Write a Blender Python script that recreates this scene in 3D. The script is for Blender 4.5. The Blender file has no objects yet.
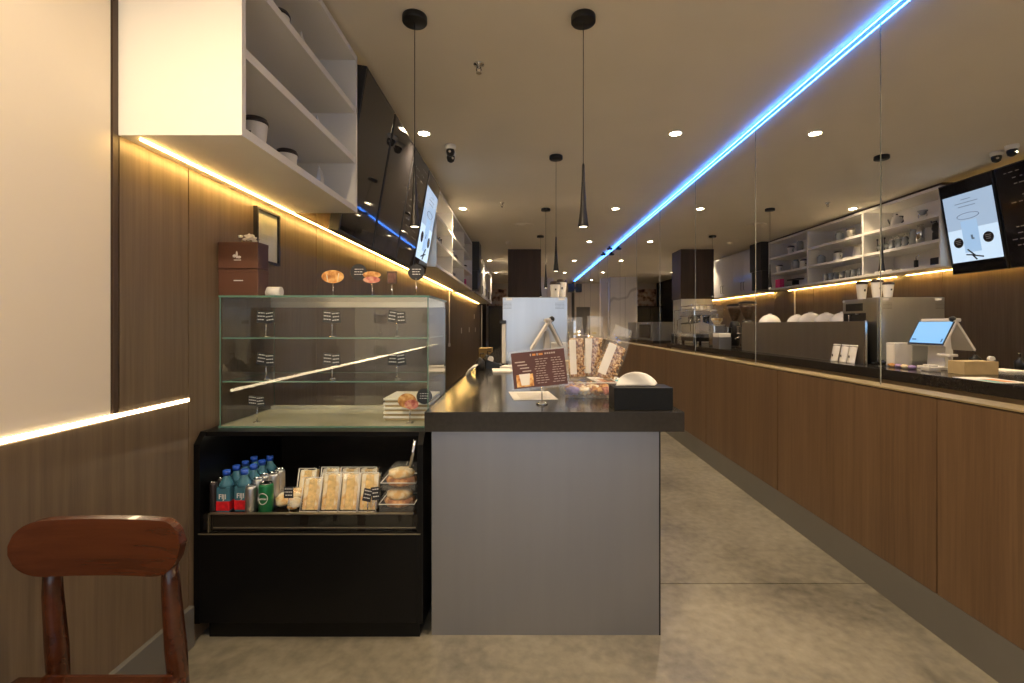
import bpy, bmesh, math, random
from mathutils import Vector, Matrix
random.seed(7)
PI = math.pi
COL = bpy.context.scene.collection
F, VX, VY, H = 470.0, 523.0, 325.0, 1.27
XM = 1.75            # mirror plane
XR = 1.69            # wood panel face under the mirror
XL = -1.32           # left wall face
ZC = 2.78            # ceiling
YF, YB = -2.6, 17.0  # shop front, back wall

def P(px, py, Y):
    return (px-VX)/F*Y, H-(py-VY)/F*Y

# ------------------------------------------------------------- materials
_m = {}
def newmat(name):
    m = bpy.data.materials.new(name); m.use_nodes = True
    nt = m.node_tree; nt.nodes.clear()
    out = nt.nodes.new('ShaderNodeOutputMaterial')
    return m, nt, out
def mat(name, col, rough=0.5, metal=0.0, emit=None, es=0.0, noise=0.0, nscale=8.0, nstretch=(1,1,1), bump=0.0, spec=0.5, coat=0.0, trans=0.0, alpha=1.0):
    if name in _m: return _m[name]
    m, nt, out = newmat(name)
    b = nt.nodes.new('ShaderNodeBsdfPrincipled')
    nt.links.new(b.outputs[0], out.inputs[0])
    b.inputs['Base Color'].default_value = (*col, 1)
    b.inputs['Roughness'].default_value = rough
    b.inputs['Metallic'].default_value = metal
    b.inputs['Specular IOR Level'].default_value = spec
    b.inputs['Coat Weight'].default_value = coat
    b.inputs['Transmission Weight'].default_value = trans
    b.inputs['Alpha'].default_value = alpha
    if emit:
        b.inputs['Emission Color'].default_value = (*emit, 1)
        b.inputs['Emission Strength'].default_value = es
    if noise or bump:
        tc = nt.nodes.new('ShaderNodeTexCoord'); mp = nt.nodes.new('ShaderNodeMapping')
        mp.inputs['Scale'].default_value = nstretch
        nz = nt.nodes.new('ShaderNodeTexNoise'); nz.inputs['Scale'].default_value = nscale
        nz.inputs['Detail'].default_value = 5
        nt.links.new(tc.outputs['Object'], mp.inputs[0]); nt.links.new(mp.outputs[0], nz.inputs[0])
        if noise:
            rp = nt.nodes.new('ShaderNodeMapRange')
            rp.inputs['From Min'].default_value = .3; rp.inputs['From Max'].default_value = .7
            rp.inputs['To Min'].default_value = 1-noise; rp.inputs['To Max'].default_value = 1+noise
            mx = nt.nodes.new('ShaderNodeMix'); mx.data_type = 'RGBA'; mx.blend_type = 'MULTIPLY'
            mx.inputs[0].default_value = 1.0
            mx.inputs[6].default_value = (*col, 1)
            nt.links.new(nz.outputs[0], rp.inputs[0]); nt.links.new(rp.outputs[0], mx.inputs[7])
            nt.links.new(mx.outputs[2], b.inputs['Base Color'])
        if bump:
            bp = nt.nodes.new('ShaderNodeBump'); bp.inputs['Strength'].default_value = bump
            bp.inputs['Distance'].default_value = .002
            nt.links.new(nz.outputs[0], bp.inputs['Height']); nt.links.new(bp.outputs[0], b.inputs['Normal'])
    _m[name] = m; return m

def woodmat(name, c1, c2, rough=.45, axis=2, scale=60.0, coat=0.0):
    m, nt, out = newmat(name)
    b = nt.nodes.new('ShaderNodeBsdfPrincipled'); nt.links.new(b.outputs[0], out.inputs[0])
    b.inputs['Roughness'].default_value = rough; b.inputs['Coat Weight'].default_value = coat
    tc = nt.nodes.new('ShaderNodeTexCoord'); mp = nt.nodes.new('ShaderNodeMapping')
    s = [1.0, 1.0, 1.0]; s[axis] = .03
    mp.inputs['Scale'].default_value = s
    nz = nt.nodes.new('ShaderNodeTexNoise'); nz.inputs['Scale'].default_value = scale
    nz.inputs['Detail'].default_value = 6; nz.inputs['Roughness'].default_value = .65
    nz2 = nt.nodes.new('ShaderNodeTexNoise'); nz2.inputs['Scale'].default_value = scale*.12; nz2.inputs['Detail'].default_value = 3
    ad = nt.nodes.new('ShaderNodeMath'); ad.operation = 'MULTIPLY_ADD'; ad.inputs[1].default_value = .6
    sc = nt.nodes.new('ShaderNodeMath'); sc.operation = 'MULTIPLY'; sc.inputs[1].default_value = .4
    cr = nt.nodes.new('ShaderNodeValToRGB')
    cr.color_ramp.elements[0].position = .34; cr.color_ramp.elements[0].color = (*c1, 1)
    cr.color_ramp.elements[1].position = .66; cr.color_ramp.elements[1].color = (*c2, 1)
    L = nt.links.new
    L(tc.outputs['Object'], mp.inputs[0]); L(mp.outputs[0], nz.inputs[0]); L(mp.outputs[0], nz2.inputs[0])
    L(nz2.outputs[0], sc.inputs[0]); L(nz.outputs[0], ad.inputs[0]); L(sc.outputs[0], ad.inputs[2])
    L(ad.outputs[0], cr.inputs[0]); L(cr.outputs[0], b.inputs['Base Color'])
    bp = nt.nodes.new('ShaderNodeBump'); bp.inputs['Strength'].default_value = .12; bp.inputs['Distance'].default_value = .002
    L(nz.outputs[0], bp.inputs['Height']); L(bp.outputs[0], b.inputs['Normal'])
    return m

def glassmat(name, tint=(1,1,1), refl=.04, rough=0.0, opac=0.0):
    # thin sheet glass: clear, with fresnel reflection
    m, nt, out = newmat(name)
    tr = nt.nodes.new('ShaderNodeBsdfTransparent'); tr.inputs[0].default_value = (*tint, 1)
    gl = nt.nodes.new('ShaderNodeBsdfGlossy'); gl.inputs['Roughness'].default_value = rough
    gl.inputs[0].default_value = (1,1,1,1)
    fr = nt.nodes.new('ShaderNodeFresnel'); fr.inputs[0].default_value = 1.5
    mx = nt.nodes.new('ShaderNodeMixShader')
    L = nt.links.new
    geo = nt.nodes.new('ShaderNodeNewGeometry')
    a = nt.nodes.new('ShaderNodeMath'); a.operation = 'ADD'; a.inputs[1].default_value = refl-.04; a.use_clamp = True
    bf = nt.nodes.new('ShaderNodeMath'); bf.operation = 'SUBTRACT'; bf.inputs[0].default_value = 1
    mu = nt.nodes.new('ShaderNodeMath'); mu.operation = 'MULTIPLY'
    L(geo.outputs['Backfacing'], bf.inputs[1]); L(fr.outputs[0], a.inputs[0])
    L(a.outputs[0], mu.inputs[0]); L(bf.outputs[0], mu.inputs[1])
    L(mu.outputs[0], mx.inputs[0]); L(tr.outputs[0], mx.inputs[1]); L(gl.outputs[0], mx.inputs[2])
    if opac:
        df = nt.nodes.new('ShaderNodeBsdfDiffuse'); df.inputs[0].default_value = (.8,.8,.78,1)
        m2 = nt.nodes.new('ShaderNodeMixShader'); m2.inputs[0].default_value = opac
        L(mx.outputs[0], m2.inputs[1]); L(df.outputs[0], m2.inputs[2]); L(m2.outputs[0], out.inputs[0])
    else:
        L(mx.outputs[0], out.inputs[0])
    return m

def floormat():
    m, nt, out = newmat('polished_concrete')
    b = nt.nodes.new('ShaderNodeBsdfPrincipled'); nt.links.new(b.outputs[0], out.inputs[0])
    tc = nt.nodes.new('ShaderNodeTexCoord'); L = nt.links.new
    n1 = nt.nodes.new('ShaderNodeTexNoise'); n1.inputs['Scale'].default_value = 1.6; n1.inputs['Detail'].default_value = 8; n1.inputs['Roughness'].default_value=.62; n1.inputs['Distortion'].default_value=.5
    n2 = nt.nodes.new('ShaderNodeTexNoise'); n2.inputs['Scale'].default_value = 22; n2.inputs['Detail'].default_value = 8
    L(tc.outputs['Object'], n1.inputs[0]); L(tc.outputs['Object'], n2.inputs[0])
    mx = nt.nodes.new('ShaderNodeMath'); mx.operation = 'MULTIPLY_ADD'; mx.inputs[1].default_value = .35
    s = nt.nodes.new('ShaderNodeMath'); s.operation = 'MULTIPLY'; s.inputs[1].default_value = .65
    L(n1.outputs[0], s.inputs[0]); L(n2.outputs[0], mx.inputs[0]); L(s.outputs[0], mx.inputs[2])
    cr = nt.nodes.new('ShaderNodeValToRGB')
    e = cr.color_ramp.elements
    e[0].position = .32; e[0].color = (.085,.078,.060,1); e[1].position = .66; e[1].color = (.29,.265,.205,1)
    L(mx.outputs[0], cr.inputs[0]); L(cr.outputs[0], b.inputs['Base Color'])
    b.inputs['Roughness'].default_value = .38
    r = nt.nodes.new('ShaderNodeMapRange'); r.inputs['To Min'].default_value = .28; r.inputs['To Max'].default_value = .5
    L(n1.outputs[0], r.inputs[0]); L(r.outputs[0], b.inputs['Roughness'])
    bp = nt.nodes.new('ShaderNodeBump'); bp.inputs['Strength'].default_value = .1; bp.inputs['Distance'].default_value=.003
    L(n2.outputs[0], bp.inputs['Height']); L(bp.outputs[0], b.inputs['Normal'])
    return m

def marblemat():
    m, nt, out = newmat('veined_marble')
    b = nt.nodes.new('ShaderNodeBsdfPrincipled'); L = nt.links.new; L(b.outputs[0], out.inputs[0])
    tc = nt.nodes.new('ShaderNodeTexCoord')
    w = nt.nodes.new('ShaderNodeTexWave'); w.inputs['Scale'].default_value = .55; w.inputs['Distortion'].default_value = 7
    w.inputs['Detail'].default_value = 3; w.bands_direction = 'DIAGONAL'
    cr = nt.nodes.new('ShaderNodeValToRGB'); e = cr.color_ramp.elements
    e[0].position = .0; e[0].color = (.48,.46,.44,1); e[1].position = .03; e[1].color = (.72,.7,.67,1)
    L(tc.outputs['Object'], w.inputs[0]); L(w.outputs[0], cr.inputs[0]); L(cr.outputs[0], b.inputs['Base Color'])
    b.inputs['Roughness'].default_value = .25
    return m

def foodmat(name, c1, c2, c3, scale=14, rough=.5):
    m, nt, out = newmat(name)
    b = nt.nodes.new('ShaderNodeBsdfPrincipled'); L = nt.links.new; L(b.outputs[0], out.inputs[0])
    tc = nt.nodes.new('ShaderNodeTexCoord'); n = nt.nodes.new('ShaderNodeTexNoise'); n.inputs['Scale'].default_value = scale
    n.inputs['Detail'].default_value = 4
    cr = nt.nodes.new('ShaderNodeValToRGB'); e = cr.color_ramp.elements
    e[0].position=.38; e[0].color=(*c1,1); e[1].position=.62; e[1].color=(*c3,1)
    k = e.new(.5); k.color=(*c2,1)
    L(tc.outputs['Object'], n.inputs[0]); L(n.outputs[0], cr.inputs[0]); L(cr.outputs[0], b.inputs['Base Color'])
    bp = nt.nodes.new('ShaderNodeBump'); bp.inputs['Strength'].default_value=.5; bp.inputs['Distance'].default_value=.004
    L(n.outputs[0], bp.inputs['Height']); L(bp.outputs[0], b.inputs['Normal'])
    b.inputs['Roughness'].default_value = rough
    return m

WALNUT = woodmat('walnut_veneer', (.115,.080,.050), (.200,.145,.092), rough=.42)
OAK = woodmat('oak_veneer', (.100,.056,.028), (.168,.100,.053), rough=.5)
CHAIRW = woodmat('stained_chair_wood', (.038,.010,.004), (.092,.026,.009), rough=.22, axis=0, scale=25, coat=.4)
DARKWOOD = woodmat('dark_walnut', (.05,.03,.018), (.09,.055,.034), rough=.5)
CEIL = mat('ceiling_paint', (.80,.74,.63), .8, noise=.02, nscale=2)
CREAM = mat('cream_wall_panel', (.80,.72,.60), .45, noise=.015, nscale=1.5)
WHITE = mat('white_laminate', (.80,.78,.74), .35, noise=.01, nscale=3)
FLOOR = floormat()
MARBLE = marblemat()
BASEB = mat('grey_baseboard', (.135,.13,.12), .45, noise=.05, nscale=4)
DARKGAP = mat('dark_gap', (.02,.018,.015), .8, noise=.05)
STEEL = mat('brushed_steel', (.36,.37,.40), .40, .95, noise=.02, nscale=20, nstretch=(1,1,.05), bump=.05)
FSTEEL = mat('fridge_steel', (.60,.62,.64), .28, 1.0, noise=.06, nscale=9, nstretch=(1,1,.04), bump=.05)
CHROME = mat('chrome', (.8,.8,.8), .12, 1.0, noise=.01)
SLAB = mat('dark_quartz', (.028,.026,.024), .13, 0, noise=.12, nscale=60, spec=.7)
BLACK = mat('black_laminate', (.003,.003,.0035), .28, noise=.1, nscale=6, spec=.25)
BLACKM = mat('black_metal', (.012,.012,.012), .35, .3, noise=.1)
BLACKP = mat('black_plastic', (.015,.015,.016), .3, noise=.05)
BLKIN = mat('black_case_liner', (.012,.010,.009), .22, noise=.2, nscale=5)
SCREEN = mat('black_screen', (.016,.015,.017), .04, noise=.01, spec=.9)
LEDW = mat('warm_led', (1,.8,.5), .5, emit=(1,.60,.17), es=62, noise=.001)
LEDC = mat('neutral_led', (1,.9,.7), .5, emit=(1,.80,.50), es=10, noise=.001)
LEDB = mat('blue_led', (.2,.5,1), .5, emit=(.05,.24,1.0), es=20, noise=.001)
LAMPE = mat('lamp_glow', (1,.9,.7), .5, emit=(1,.80,.5), es=60, noise=.001)
LAMPS = mat('pendant_glow', (1,.9,.7), .5, emit=(1,.85,.6), es=4, noise=.001)
GLASS = glassmat('clear_glass', (.97,.985,.975), .05)
CASEGL = glassmat('case_glass', (.97,.985,.975), .055)
PLASTIC = glassmat('clear_plastic', (.97,.97,.97), .07, .08, .07)
WINGL = glassmat('window_glass', (1,1,1), .04)
GEDGE = mat('glass_edge', (.10,.21,.165), .2, noise=.05, spec=.8)
PAPER = mat('white_paper', (.82,.80,.75), .6, noise=.03, nscale=20)
CARDB = mat('cardboard', (.50,.38,.20), .7, noise=.08, nscale=15)
BROWNBOX = mat('brown_gift_box', (.10,.042,.025), .45, noise=.05)
MAROON = mat('maroon_card', (.085,.028,.020), .4, noise=.1)
LID = mat('dark_brown_lid', (.03,.02,.016), .35, noise=.05)
CUP = mat('white_cup', (.82,.79,.72), .5, noise=.01)
CHALK = mat('chalkboard', (.018,.020,.026), .5, noise=.1)
INK = mat('white_ink', (.75,.75,.75), .6, noise=.02)
DINK = mat('dark_ink', (.05,.05,.05), .6, noise=.02)
GOLDINK = mat('orange_ink', (.65,.25,.06), .5, noise=.05)
BREAD = foodmat('baked_bread', (.30,.10,.025), (.62,.28,.07), (.85,.55,.22), 30)
CREAMF = foodmat('cream_filling', (.75,.45,.15), (.88,.72,.42), (.92,.86,.68), 24)
NUTS = foodmat('granola_pieces', (.10,.03,.01), (.55,.27,.07), (.88,.68,.40), 70)
PINKF = foodmat('pink_filling', (.35,.06,.05), (.65,.22,.18), (.75,.45,.30), 45)
BLUECAP = mat('blue_cap', (.015,.08,.5), .35, noise=.03)
WATER = mat('water_bottle_plastic', (.10,.32,.45), .1, noise=.05, trans=.5, coat=.5)
REDLAB = mat('red_label', (.55,.012,.02), .4, noise=.3, nscale=60)
CANSIL = mat('silver_can', (.55,.55,.56), .3, .9, noise=.1)
GREENC = mat('green_can', (.01,.16,.06), .3, .4, noise=.1)
BLUEL = mat('blue_label', (.02,.10,.30), .35, noise=.1)
SCRBLUE = mat('lit_blue_screen', (.1,.2,.4), .2, emit=(.22,.50,.85), es=.75, noise=.001)
POSTER = mat('lit_poster_screen', (.1,.1,.1), .15, emit=(.42,.56,.76), es=.7, noise=.001)
POSTERL = mat('lit_poster_white', (.1,.1,.1), .15, emit=(.62,.80,1.0), es=.8, noise=.001)
POSTERB = mat('lit_poster_cup', (.1,.1,.1), .15, emit=(.38,.58,.85), es=.75, noise=.001)
BEANS = foodmat('coffee_beans', (.02,.01,.006), (.05,.025,.012), (.1,.05,.025), 60)
PINK = mat('pink_plastic', (.75,.05,.25), .4, noise=.05)
PURPLE = mat('lilac_wrapper', (.35,.25,.5), .4, noise=.2, nscale=30)
TEAL = mat('teal_print', (.03,.35,.42), .4, noise=.2)
GREYD = mat('grey_door_paint', (.11,.10,.09), .5, noise=.05)
FLOWER = mat('white_petals', (.8,.77,.7), .6, noise=.05)
MURAL = foodmat('flower_mural_print', (.10,.03,.02), (.7,.45,.3), (.9,.8,.7), 5)
FRAMEART = foodmat('framed_print', (.80,.76,.66), (.86,.82,.72), (.9,.88,.82), 6, .15)
def mirrormat():
    m, nt, out = newmat('mirror_silver')
    b = nt.nodes.new('ShaderNodeBsdfPrincipled'); nt.links.new(b.outputs[0], out.inputs[0])
    b.inputs['Base Color'].default_value = (.90,.89,.87,1); b.inputs['Metallic'].default_value = 1; b.inputs['Roughness'].default_value = .006
    return m
MIRROR = mirrormat()
MEDGE = mat('mirror_edge', (.45,.45,.40), .25, .6, noise=.05)

# ------------------------------------------------------------- mesh helpers
class MB:
    def __init__(s): s.bm = bmesh.new()
    def _x(s, vs, M):
        if M is not None: bmesh.ops.transform(s.bm, matrix=M, verts=vs)
    def box(s, x0,x1,y0,y1,z0,z1, M=None, bev=0):
        b2 = bmesh.new()
        bmesh.ops.create_cube(b2, size=1)
        bmesh.ops.transform(b2, matrix=Matrix.Translation(((x0+x1)/2,(y0+y1)/2,(z0+z1)/2)) @ Matrix.Diagonal((abs(x1-x0),abs(y1-y0),abs(z1-z0),1)), verts=b2.verts)
        if bev: bmesh.ops.bevel(b2, geom=b2.edges[:], offset=bev, segments=2, affect='EDGES', profile=.6)
        if M is not None: bmesh.ops.transform(b2, matrix=M, verts=b2.verts)
        s._merge(b2); return s
    def _merge(s, b2):
        me = bpy.data.meshes.new('t'); b2.to_mesh(me); b2.free(); s.bm.from_mesh(me); bpy.data.meshes.remove(me)
    def lathe(s, prof, cx=0, cy=0, cz=0, n=20, M=None, cap=True):
        rings = []; new = []
        for r, z in prof:
            if r < 1e-6:
                v = s.bm.verts.new((cx,cy,cz+z)); rings.append([v]); new.append(v)
            else:
                ring = [s.bm.verts.new((cx+r*math.cos(2*PI*i/n), cy+r*math.sin(2*PI*i/n), cz+z)) for i in range(n)]
                rings.append(ring); new += ring
        for a, b in zip(rings, rings[1:]):
            for i in range(n):
                j = (i+1) % n
                if len(a) == 1 and len(b) == 1: break
                if len(a) == 1: f = s.bm.faces.new((a[0], b[j], b[i]))
                elif len(b) == 1: f = s.bm.faces.new((a[i], a[j], b[0]))
                else: f = s.bm.faces.new((a[i], a[j], b[j], b[i]))
                f.smooth = True
        if cap:
            if len(rings[0]) > 1: s.bm.faces.new(rings[0][::-1])
            if len(rings[-1]) > 1: s.bm.faces.new(rings[-1])
        s._x(new, M); return s
    def cyl(s, r, z0, z1, cx=0, cy=0, n=20, M=None, r2=None):
        return s.lathe([(r,z0),(r2 if r2 is not None else r,z1)], cx, cy, 0, n, M)
    def tube(s, pts, r, n=8, taper=None):
        pts = [Vector(p) for p in pts]; rings = []
        up = Vector((0,0,1))
        for i, p in enumerate(pts):
            d = (pts[min(i+1,len(pts)-1)] - pts[max(i-1,0)]).normalized()
            u = up if abs(d.dot(up)) < .95 else Vector((1,0,0))
            a = d.cross(u).normalized(); b = d.cross(a).normalized()
            rr = r if taper is None else r*taper[i]
            rings.append([s.bm.verts.new(p + rr*(math.cos(2*PI*k/n)*a + math.sin(2*PI*k/n)*b)) for k in range(n)])
        for a, b in zip(rings, rings[1:]):
            for k in range(n):
                f = s.bm.faces.new((a[k], a[(k+1)%n], b[(k+1)%n], b[k])); f.smooth = True
        s.bm.faces.new(rings[0][::-1]); s.bm.faces.new(rings[-1]); return s
    def poly(s, pts, depth, M=None):
        # polygon in local XZ extruded along +Y
        a = [s.bm.verts.new((x,0,z)) for x,z in pts]; b = [s.bm.verts.new((x,depth,z)) for x,z in pts]
        s.bm.faces.new(a); s.bm.faces.new(b[::-1])
        for i in range(len(pts)):
            j = (i+1)%len(pts); s.bm.faces.new((a[j],a[i],b[i],b[j]))
        s._x(a+b, M); return s
    def blob(s, c, r, M=None, seed=0, amp=.1, sub=2):
        b2 = bmesh.new(); bmesh.ops.create_icosphere(b2, subdivisions=sub, radius=1)
        rnd = random.Random(seed)
        for v in b2.verts:
            k = 1+rnd.uniform(-amp,amp)
            v.co = Vector((c[0]+v.co.x*r[0]*k, c[1]+v.co.y*r[1]*k, c[2]+v.co.z*r[2]*k))
        for f in b2.faces: f.smooth = True
        if M is not None: bmesh.ops.transform(b2, matrix=M, verts=b2.verts)
        s._merge(b2); return s
    def grid(s, fn, nu, nv, thick=0.0):
        g = [[s.bm.verts.new(fn(u/nu, v/nv)) for v in range(nv+1)] for u in range(nu+1)]
        for i in range(nu):
            for j in range(nv):
                f = s.bm.faces.new((g[i][j], g[i+1][j], g[i+1][j+1], g[i][j+1])); f.smooth = True
        if thick:
            bmesh.ops.recalc_face_normals(s.bm, faces=s.bm.faces)
            bmesh.ops.solidify(s.bm, geom=s.bm.faces[:], thickness=thick)
        return s
    def text(s, body, size, M, depth=.0006, align='CENTER'):
        cu = bpy.data.curves.new('t','FONT'); cu.body = body; cu.size = size; cu.align_x = align; cu.align_y = 'CENTER'; cu.extrude = depth
        ob = bpy.data.objects.new('t', cu)
        COL.objects.link(ob); dg = bpy.context.evaluated_depsgraph_get(); dg.update()
        me = bpy.data.meshes.new_from_object(ob.evaluated_get(dg))
        me.transform(M); s.bm.from_mesh(me); bpy.data.objects.remove(ob); bpy.data.curves.remove(cu); bpy.data.meshes.remove(me)
        return s
    def build(s, name, m, parent=None, loc=(0,0,0), rot=(0,0,0), recalc=True):
        if recalc: bmesh.ops.recalc_face_normals(s.bm, faces=s.bm.faces)
        me = bpy.data.meshes.new(name); s.bm.to_mesh(me); s.bm.free()
        me.materials.append(m)
        o = bpy.data.objects.new(name, me); COL.objects.link(o)
        o.location = loc; o.rotation_euler = rot
        if parent: o.parent = parent
        return o

def tag(o, label, cat, group=None):
    o['label'] = label; o['category'] = cat
    if group: o['group'] = group
    return o
def thing(name, label, cat, loc=(0,0,0), rz=0, group=None, rot=None):
    o = bpy.data.objects.new(name, None); o.empty_display_size = .05; COL.objects.link(o)
    o.location = loc; o.rotation_euler = rot or (0,0,rz)
    return tag(o, label, cat, group)
def solo(name, mb, m, label, cat, loc=(0,0,0), rot=(0,0,0), group=None):
    return tag(mb.build(name, m, None, loc, rot), label, cat, group)
def struct(name, mb, m, loc=(0,0,0)):
    o = mb.build(name, m, None, loc); o['kind'] = 'structure'; return o
def kids(o): return [c for c in bpy.data.objects if c.parent == o]
def dup(root, label, loc, rz=None, group=None, parent=None, scale=None):
    r = root.copy(); COL.objects.link(r)
    if parent is None:
        r.location = loc; r['label'] = label
        if rz is not None: r.rotation_euler = (root.rotation_euler.x, root.rotation_euler.y, rz)
        if group: r['group'] = group
        if scale: r.scale = scale
    else: r.parent = parent
    for c in kids(root): dup(c, None, None, parent=r)
    return r
class Proto:
    # first call makes the thing, the next ones copy it with its parts
    def __init__(s, make): s.make = make; s.o = None
    def __call__(s, label, loc, rz=0, group=None, scale=None):
        if s.o is None:
            s.o = s.make(); s.o.location = loc; s.o.rotation_euler.z = rz; s.o['label'] = label
            if group: s.o['group'] = group
            if scale: s.o.scale = scale
            return s.o
        o = dup(s.o, label, loc, rz, group)
        o.scale = scale or (1,1,1)
        return o

# ============================================================ ROOM SHELL
fl = MB()
for y0, y1 in ((YF-.1, 2.306), (2.312, 5.4), (5.406, 8.6), (8.606, 11.8), (11.806, 17.1)):
    fl.box(XL-.1, XM+.1, y0, y1, -.05, 0)
fl.box(XL-.1, XM+.1, YF-.1, 17.1, -.08, -.012)
struct('floor', fl, FLOOR)
struct('ceiling', MB().box(XL-.1, XM+.1, YF-.1, YB+.1, ZC, ZC+.08), CEIL)
# left wall: backing, wood panels with dark joints, cream panel near the camera
wl = struct('wall_left', MB().box(XL-.1, XL-.012, YF-.1, YB+.1, 0, ZC), DARKGAP)
js = [1.535, 1.855, 3.0, 4.2, 5.4, 6.6, 7.8, 9.0, 10.2, 11.4, 12.6, 13.8, 14.4]
wp = MB()
for a, b in zip(js, js[1:]): wp.box(XL-.012, XL, a+.003, b-.003, .9655 if a < 1.6 else .002 , ZC)
for a, b in ((YF, -.9), (-.9, .33), (.33, 1.855)): wp.box(XL-.012, XL, a+.002, b-.0015, .002, .965)
wp.build('wood_panel', WALNUT, wl)
cp = MB()
for a, b in ((YF, -.9), (-.9, 1.505)): cp.box(XL-.012, XL, a+.001, b-.001, .985, ZC)
cp.build('cream_panel', CREAM, wl)
struct('trim_1', MB().box(XL-.01, XL+.003, 1.510, 1.530, .985, ZC), DARKWOOD)
bl = MB().box(XL, XL+.02, YF, 1.86, 0, .16, bev=.003); struct('baseboard_left', bl, BASEB)
struct('baseboard_left', MB().box(XL, XL+.02, 2.6, 14.4, 0, .16), BASEB)
# right wall
struct('wall_right', MB().box(XM+.008, XM+.1, YF-.1, YB+.1, 0, ZC), DARKGAP)
rp = MB(); rj = [YF, -1.72, -.5, .72, 1.92, 3.12, 4.34, 5.56, 6.78, 8.0, 9.2, 10.4, 11.6, 12.8, 14.0, 15.2, YB]
for a, b in zip(rj, rj[1:]): rp.box(XR, XR+.02, a+.004, b-.004, .172, .966)
rw = struct('wall_right_lower', MB().box(XR+.02, XM, YF, YB, .02, .968), DARKGAP)
rp.build('wood_panel', OAK, rw)
struct('trim_2', MB().box(XR+.003, XM+.006, YF, YB, .972, .979), mat('bronze_ledge', (.42,.34,.19), .35, .5, noise=.05))
struct('baseboard_right', MB().box(XR-.001, XR+.022, YF, YB, 0, .17), BASEB)
# mirror panels
mj = [-2.6, -1.405, -.17, 1.065]+[2.30+1.235*i for i in range(11)]+[16.0]
ordn = ['first','second','third','fourth','fifth','sixth','seventh','eighth','ninth','tenth','eleventh','twelfth','thirteenth','fourteenth','fifteenth']
k = 0
for a, b in zip(mj, mj[1:]):
    mir = MB().box(XM, XM+.006, a+.002, b-.002, .979, ZC-.03)
    if b < 1.5:
        lab = 'wall mirror sheet beside the camera, joint %d' % k
        t = solo('wall_mirror', mir, MIRROR, 'wall mirror sheet above the oak panels, next to the shop front' if k == 0 else 'wall mirror sheet above the oak panels, beside where the camera stands', 'mirror', group='wall mirror sheets outside the frame')
    else:
        i = mj.index(a)-3
        t = solo('wall_mirror', mir, MIRROR, '%s tall mirror sheet from the right edge of the photo, above the oak panels' % ordn[i], 'mirror', group='mirror sheets on the right wall')
    if b < 16:
        e = MB().box(XM-.0015, XM+.001, b-.0025, b+.0025, .979, ZC-.03).build('joint_strip', MEDGE, t)
    k += 1
# far end
struct('wall_back', MB().box(XL-.1, XM+.1, YB, YB+.1, 0, ZC), CREAM)
mb = MB().box(-.10, .76, 14.8, 15.6, 0, ZC); struct('wall_far_block', mb, MARBLE)
struct('trim_3', MB().box(.757,.763,14.795,14.80,0,ZC).box(.28,.286,14.795,14.80,0,ZC), DARKGAP)
d = struct('door_1', MB().box(1.08,1.58,YB-.04,YB,0,1.92,bev=.003), GREYD)
MB().box(1.14,1.17,YB-.09,YB-.04,.9,1.05,bev=.004).build('handle', CHROME, d)
MB().box(1.04,1.08,YB-.05,YB,0,1.96).box(1.58,1.62,YB-.05,YB,0,1.96).box(1.04,1.62,YB-.05,YB,1.92,1.96).build('door_frame', CREAM, d)
struct('trim_4', MB().box(.76,1.0,15.2,15.3,0,ZC), CREAM)
# shop front behind the camera, with its window
wf = MB().box(XL-.1, XM+.1, YF-.1, YF, 0, .25).box(XL-.1, XM+.1, YF-.1, YF, 2.6, ZC)
wf.box(XL-.1, XL+.15, YF-.1, YF, .25, 2.6).box(XM-.2, XM+.1, YF-.1, YF, .25, 2.6)
struct('wall_front', wf, DARKWOOD)
w = struct('window_1', MB().box(XL+.15, XM-.2, YF-.06, YF-.052, .25, 2.6), WINGL)
MB().box(.15,.2,YF-.09,YF-.03,.25,2.6).box(XL+.15,XM-.2,YF-.09,YF-.03,2.0,2.05).build('window_frame', BLACKM, w)

# ============================================================ LIGHT STRIPS
def strip(label, x0,x1,y0,y1,z0,z1, m, housing=None):
    t = thing('light_strip', label, 'light strip', ((x0+x1)/2, y0, z0))
    cx = (x0+x1)/2
    MB().box(x0-cx, x1-cx, 0, y1-y0, 0, z1-z0).build('diffuser', m, t)
    if housing:
        MB().box(*[housing[0]-cx, housing[1]-cx, 0, y1-y0, housing[2]-z0, housing[3]-z0]).build('housing', mat('strip_housing',(.3,.3,.3),.5,.5,noise=.05), t)
    return t
strip('long blue-white light strip where the ceiling meets the mirror wall', XM-.022, XM-.017, YF+.3, 16.0, ZC-.024, ZC-.019, LEDB, (XM-.003, XM-.0005, ZC-.030, ZC-.001))
strip('warm light strip slanting along the left wall between cream and wood panels', XL-.008, XL+.004, YF+.2, 1.853, .969, .981, LEDC)
strip('warm light strip under the near white shelves and black menu screens', XL+.048, XL+.0525, 1.56, 5.85, 1.8835, 1.8879, LEDW)
strip('warm light strip under the far open white shelves', XL+.048, XL+.0525, 6.0, 8.44, 1.8835, 1.8879, LEDW)
strip('warm light strip under the far closed white cupboards', XL+.048, XL+.0525, 8.95, 13.5, 1.8835, 1.8879, LEDW)

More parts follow.
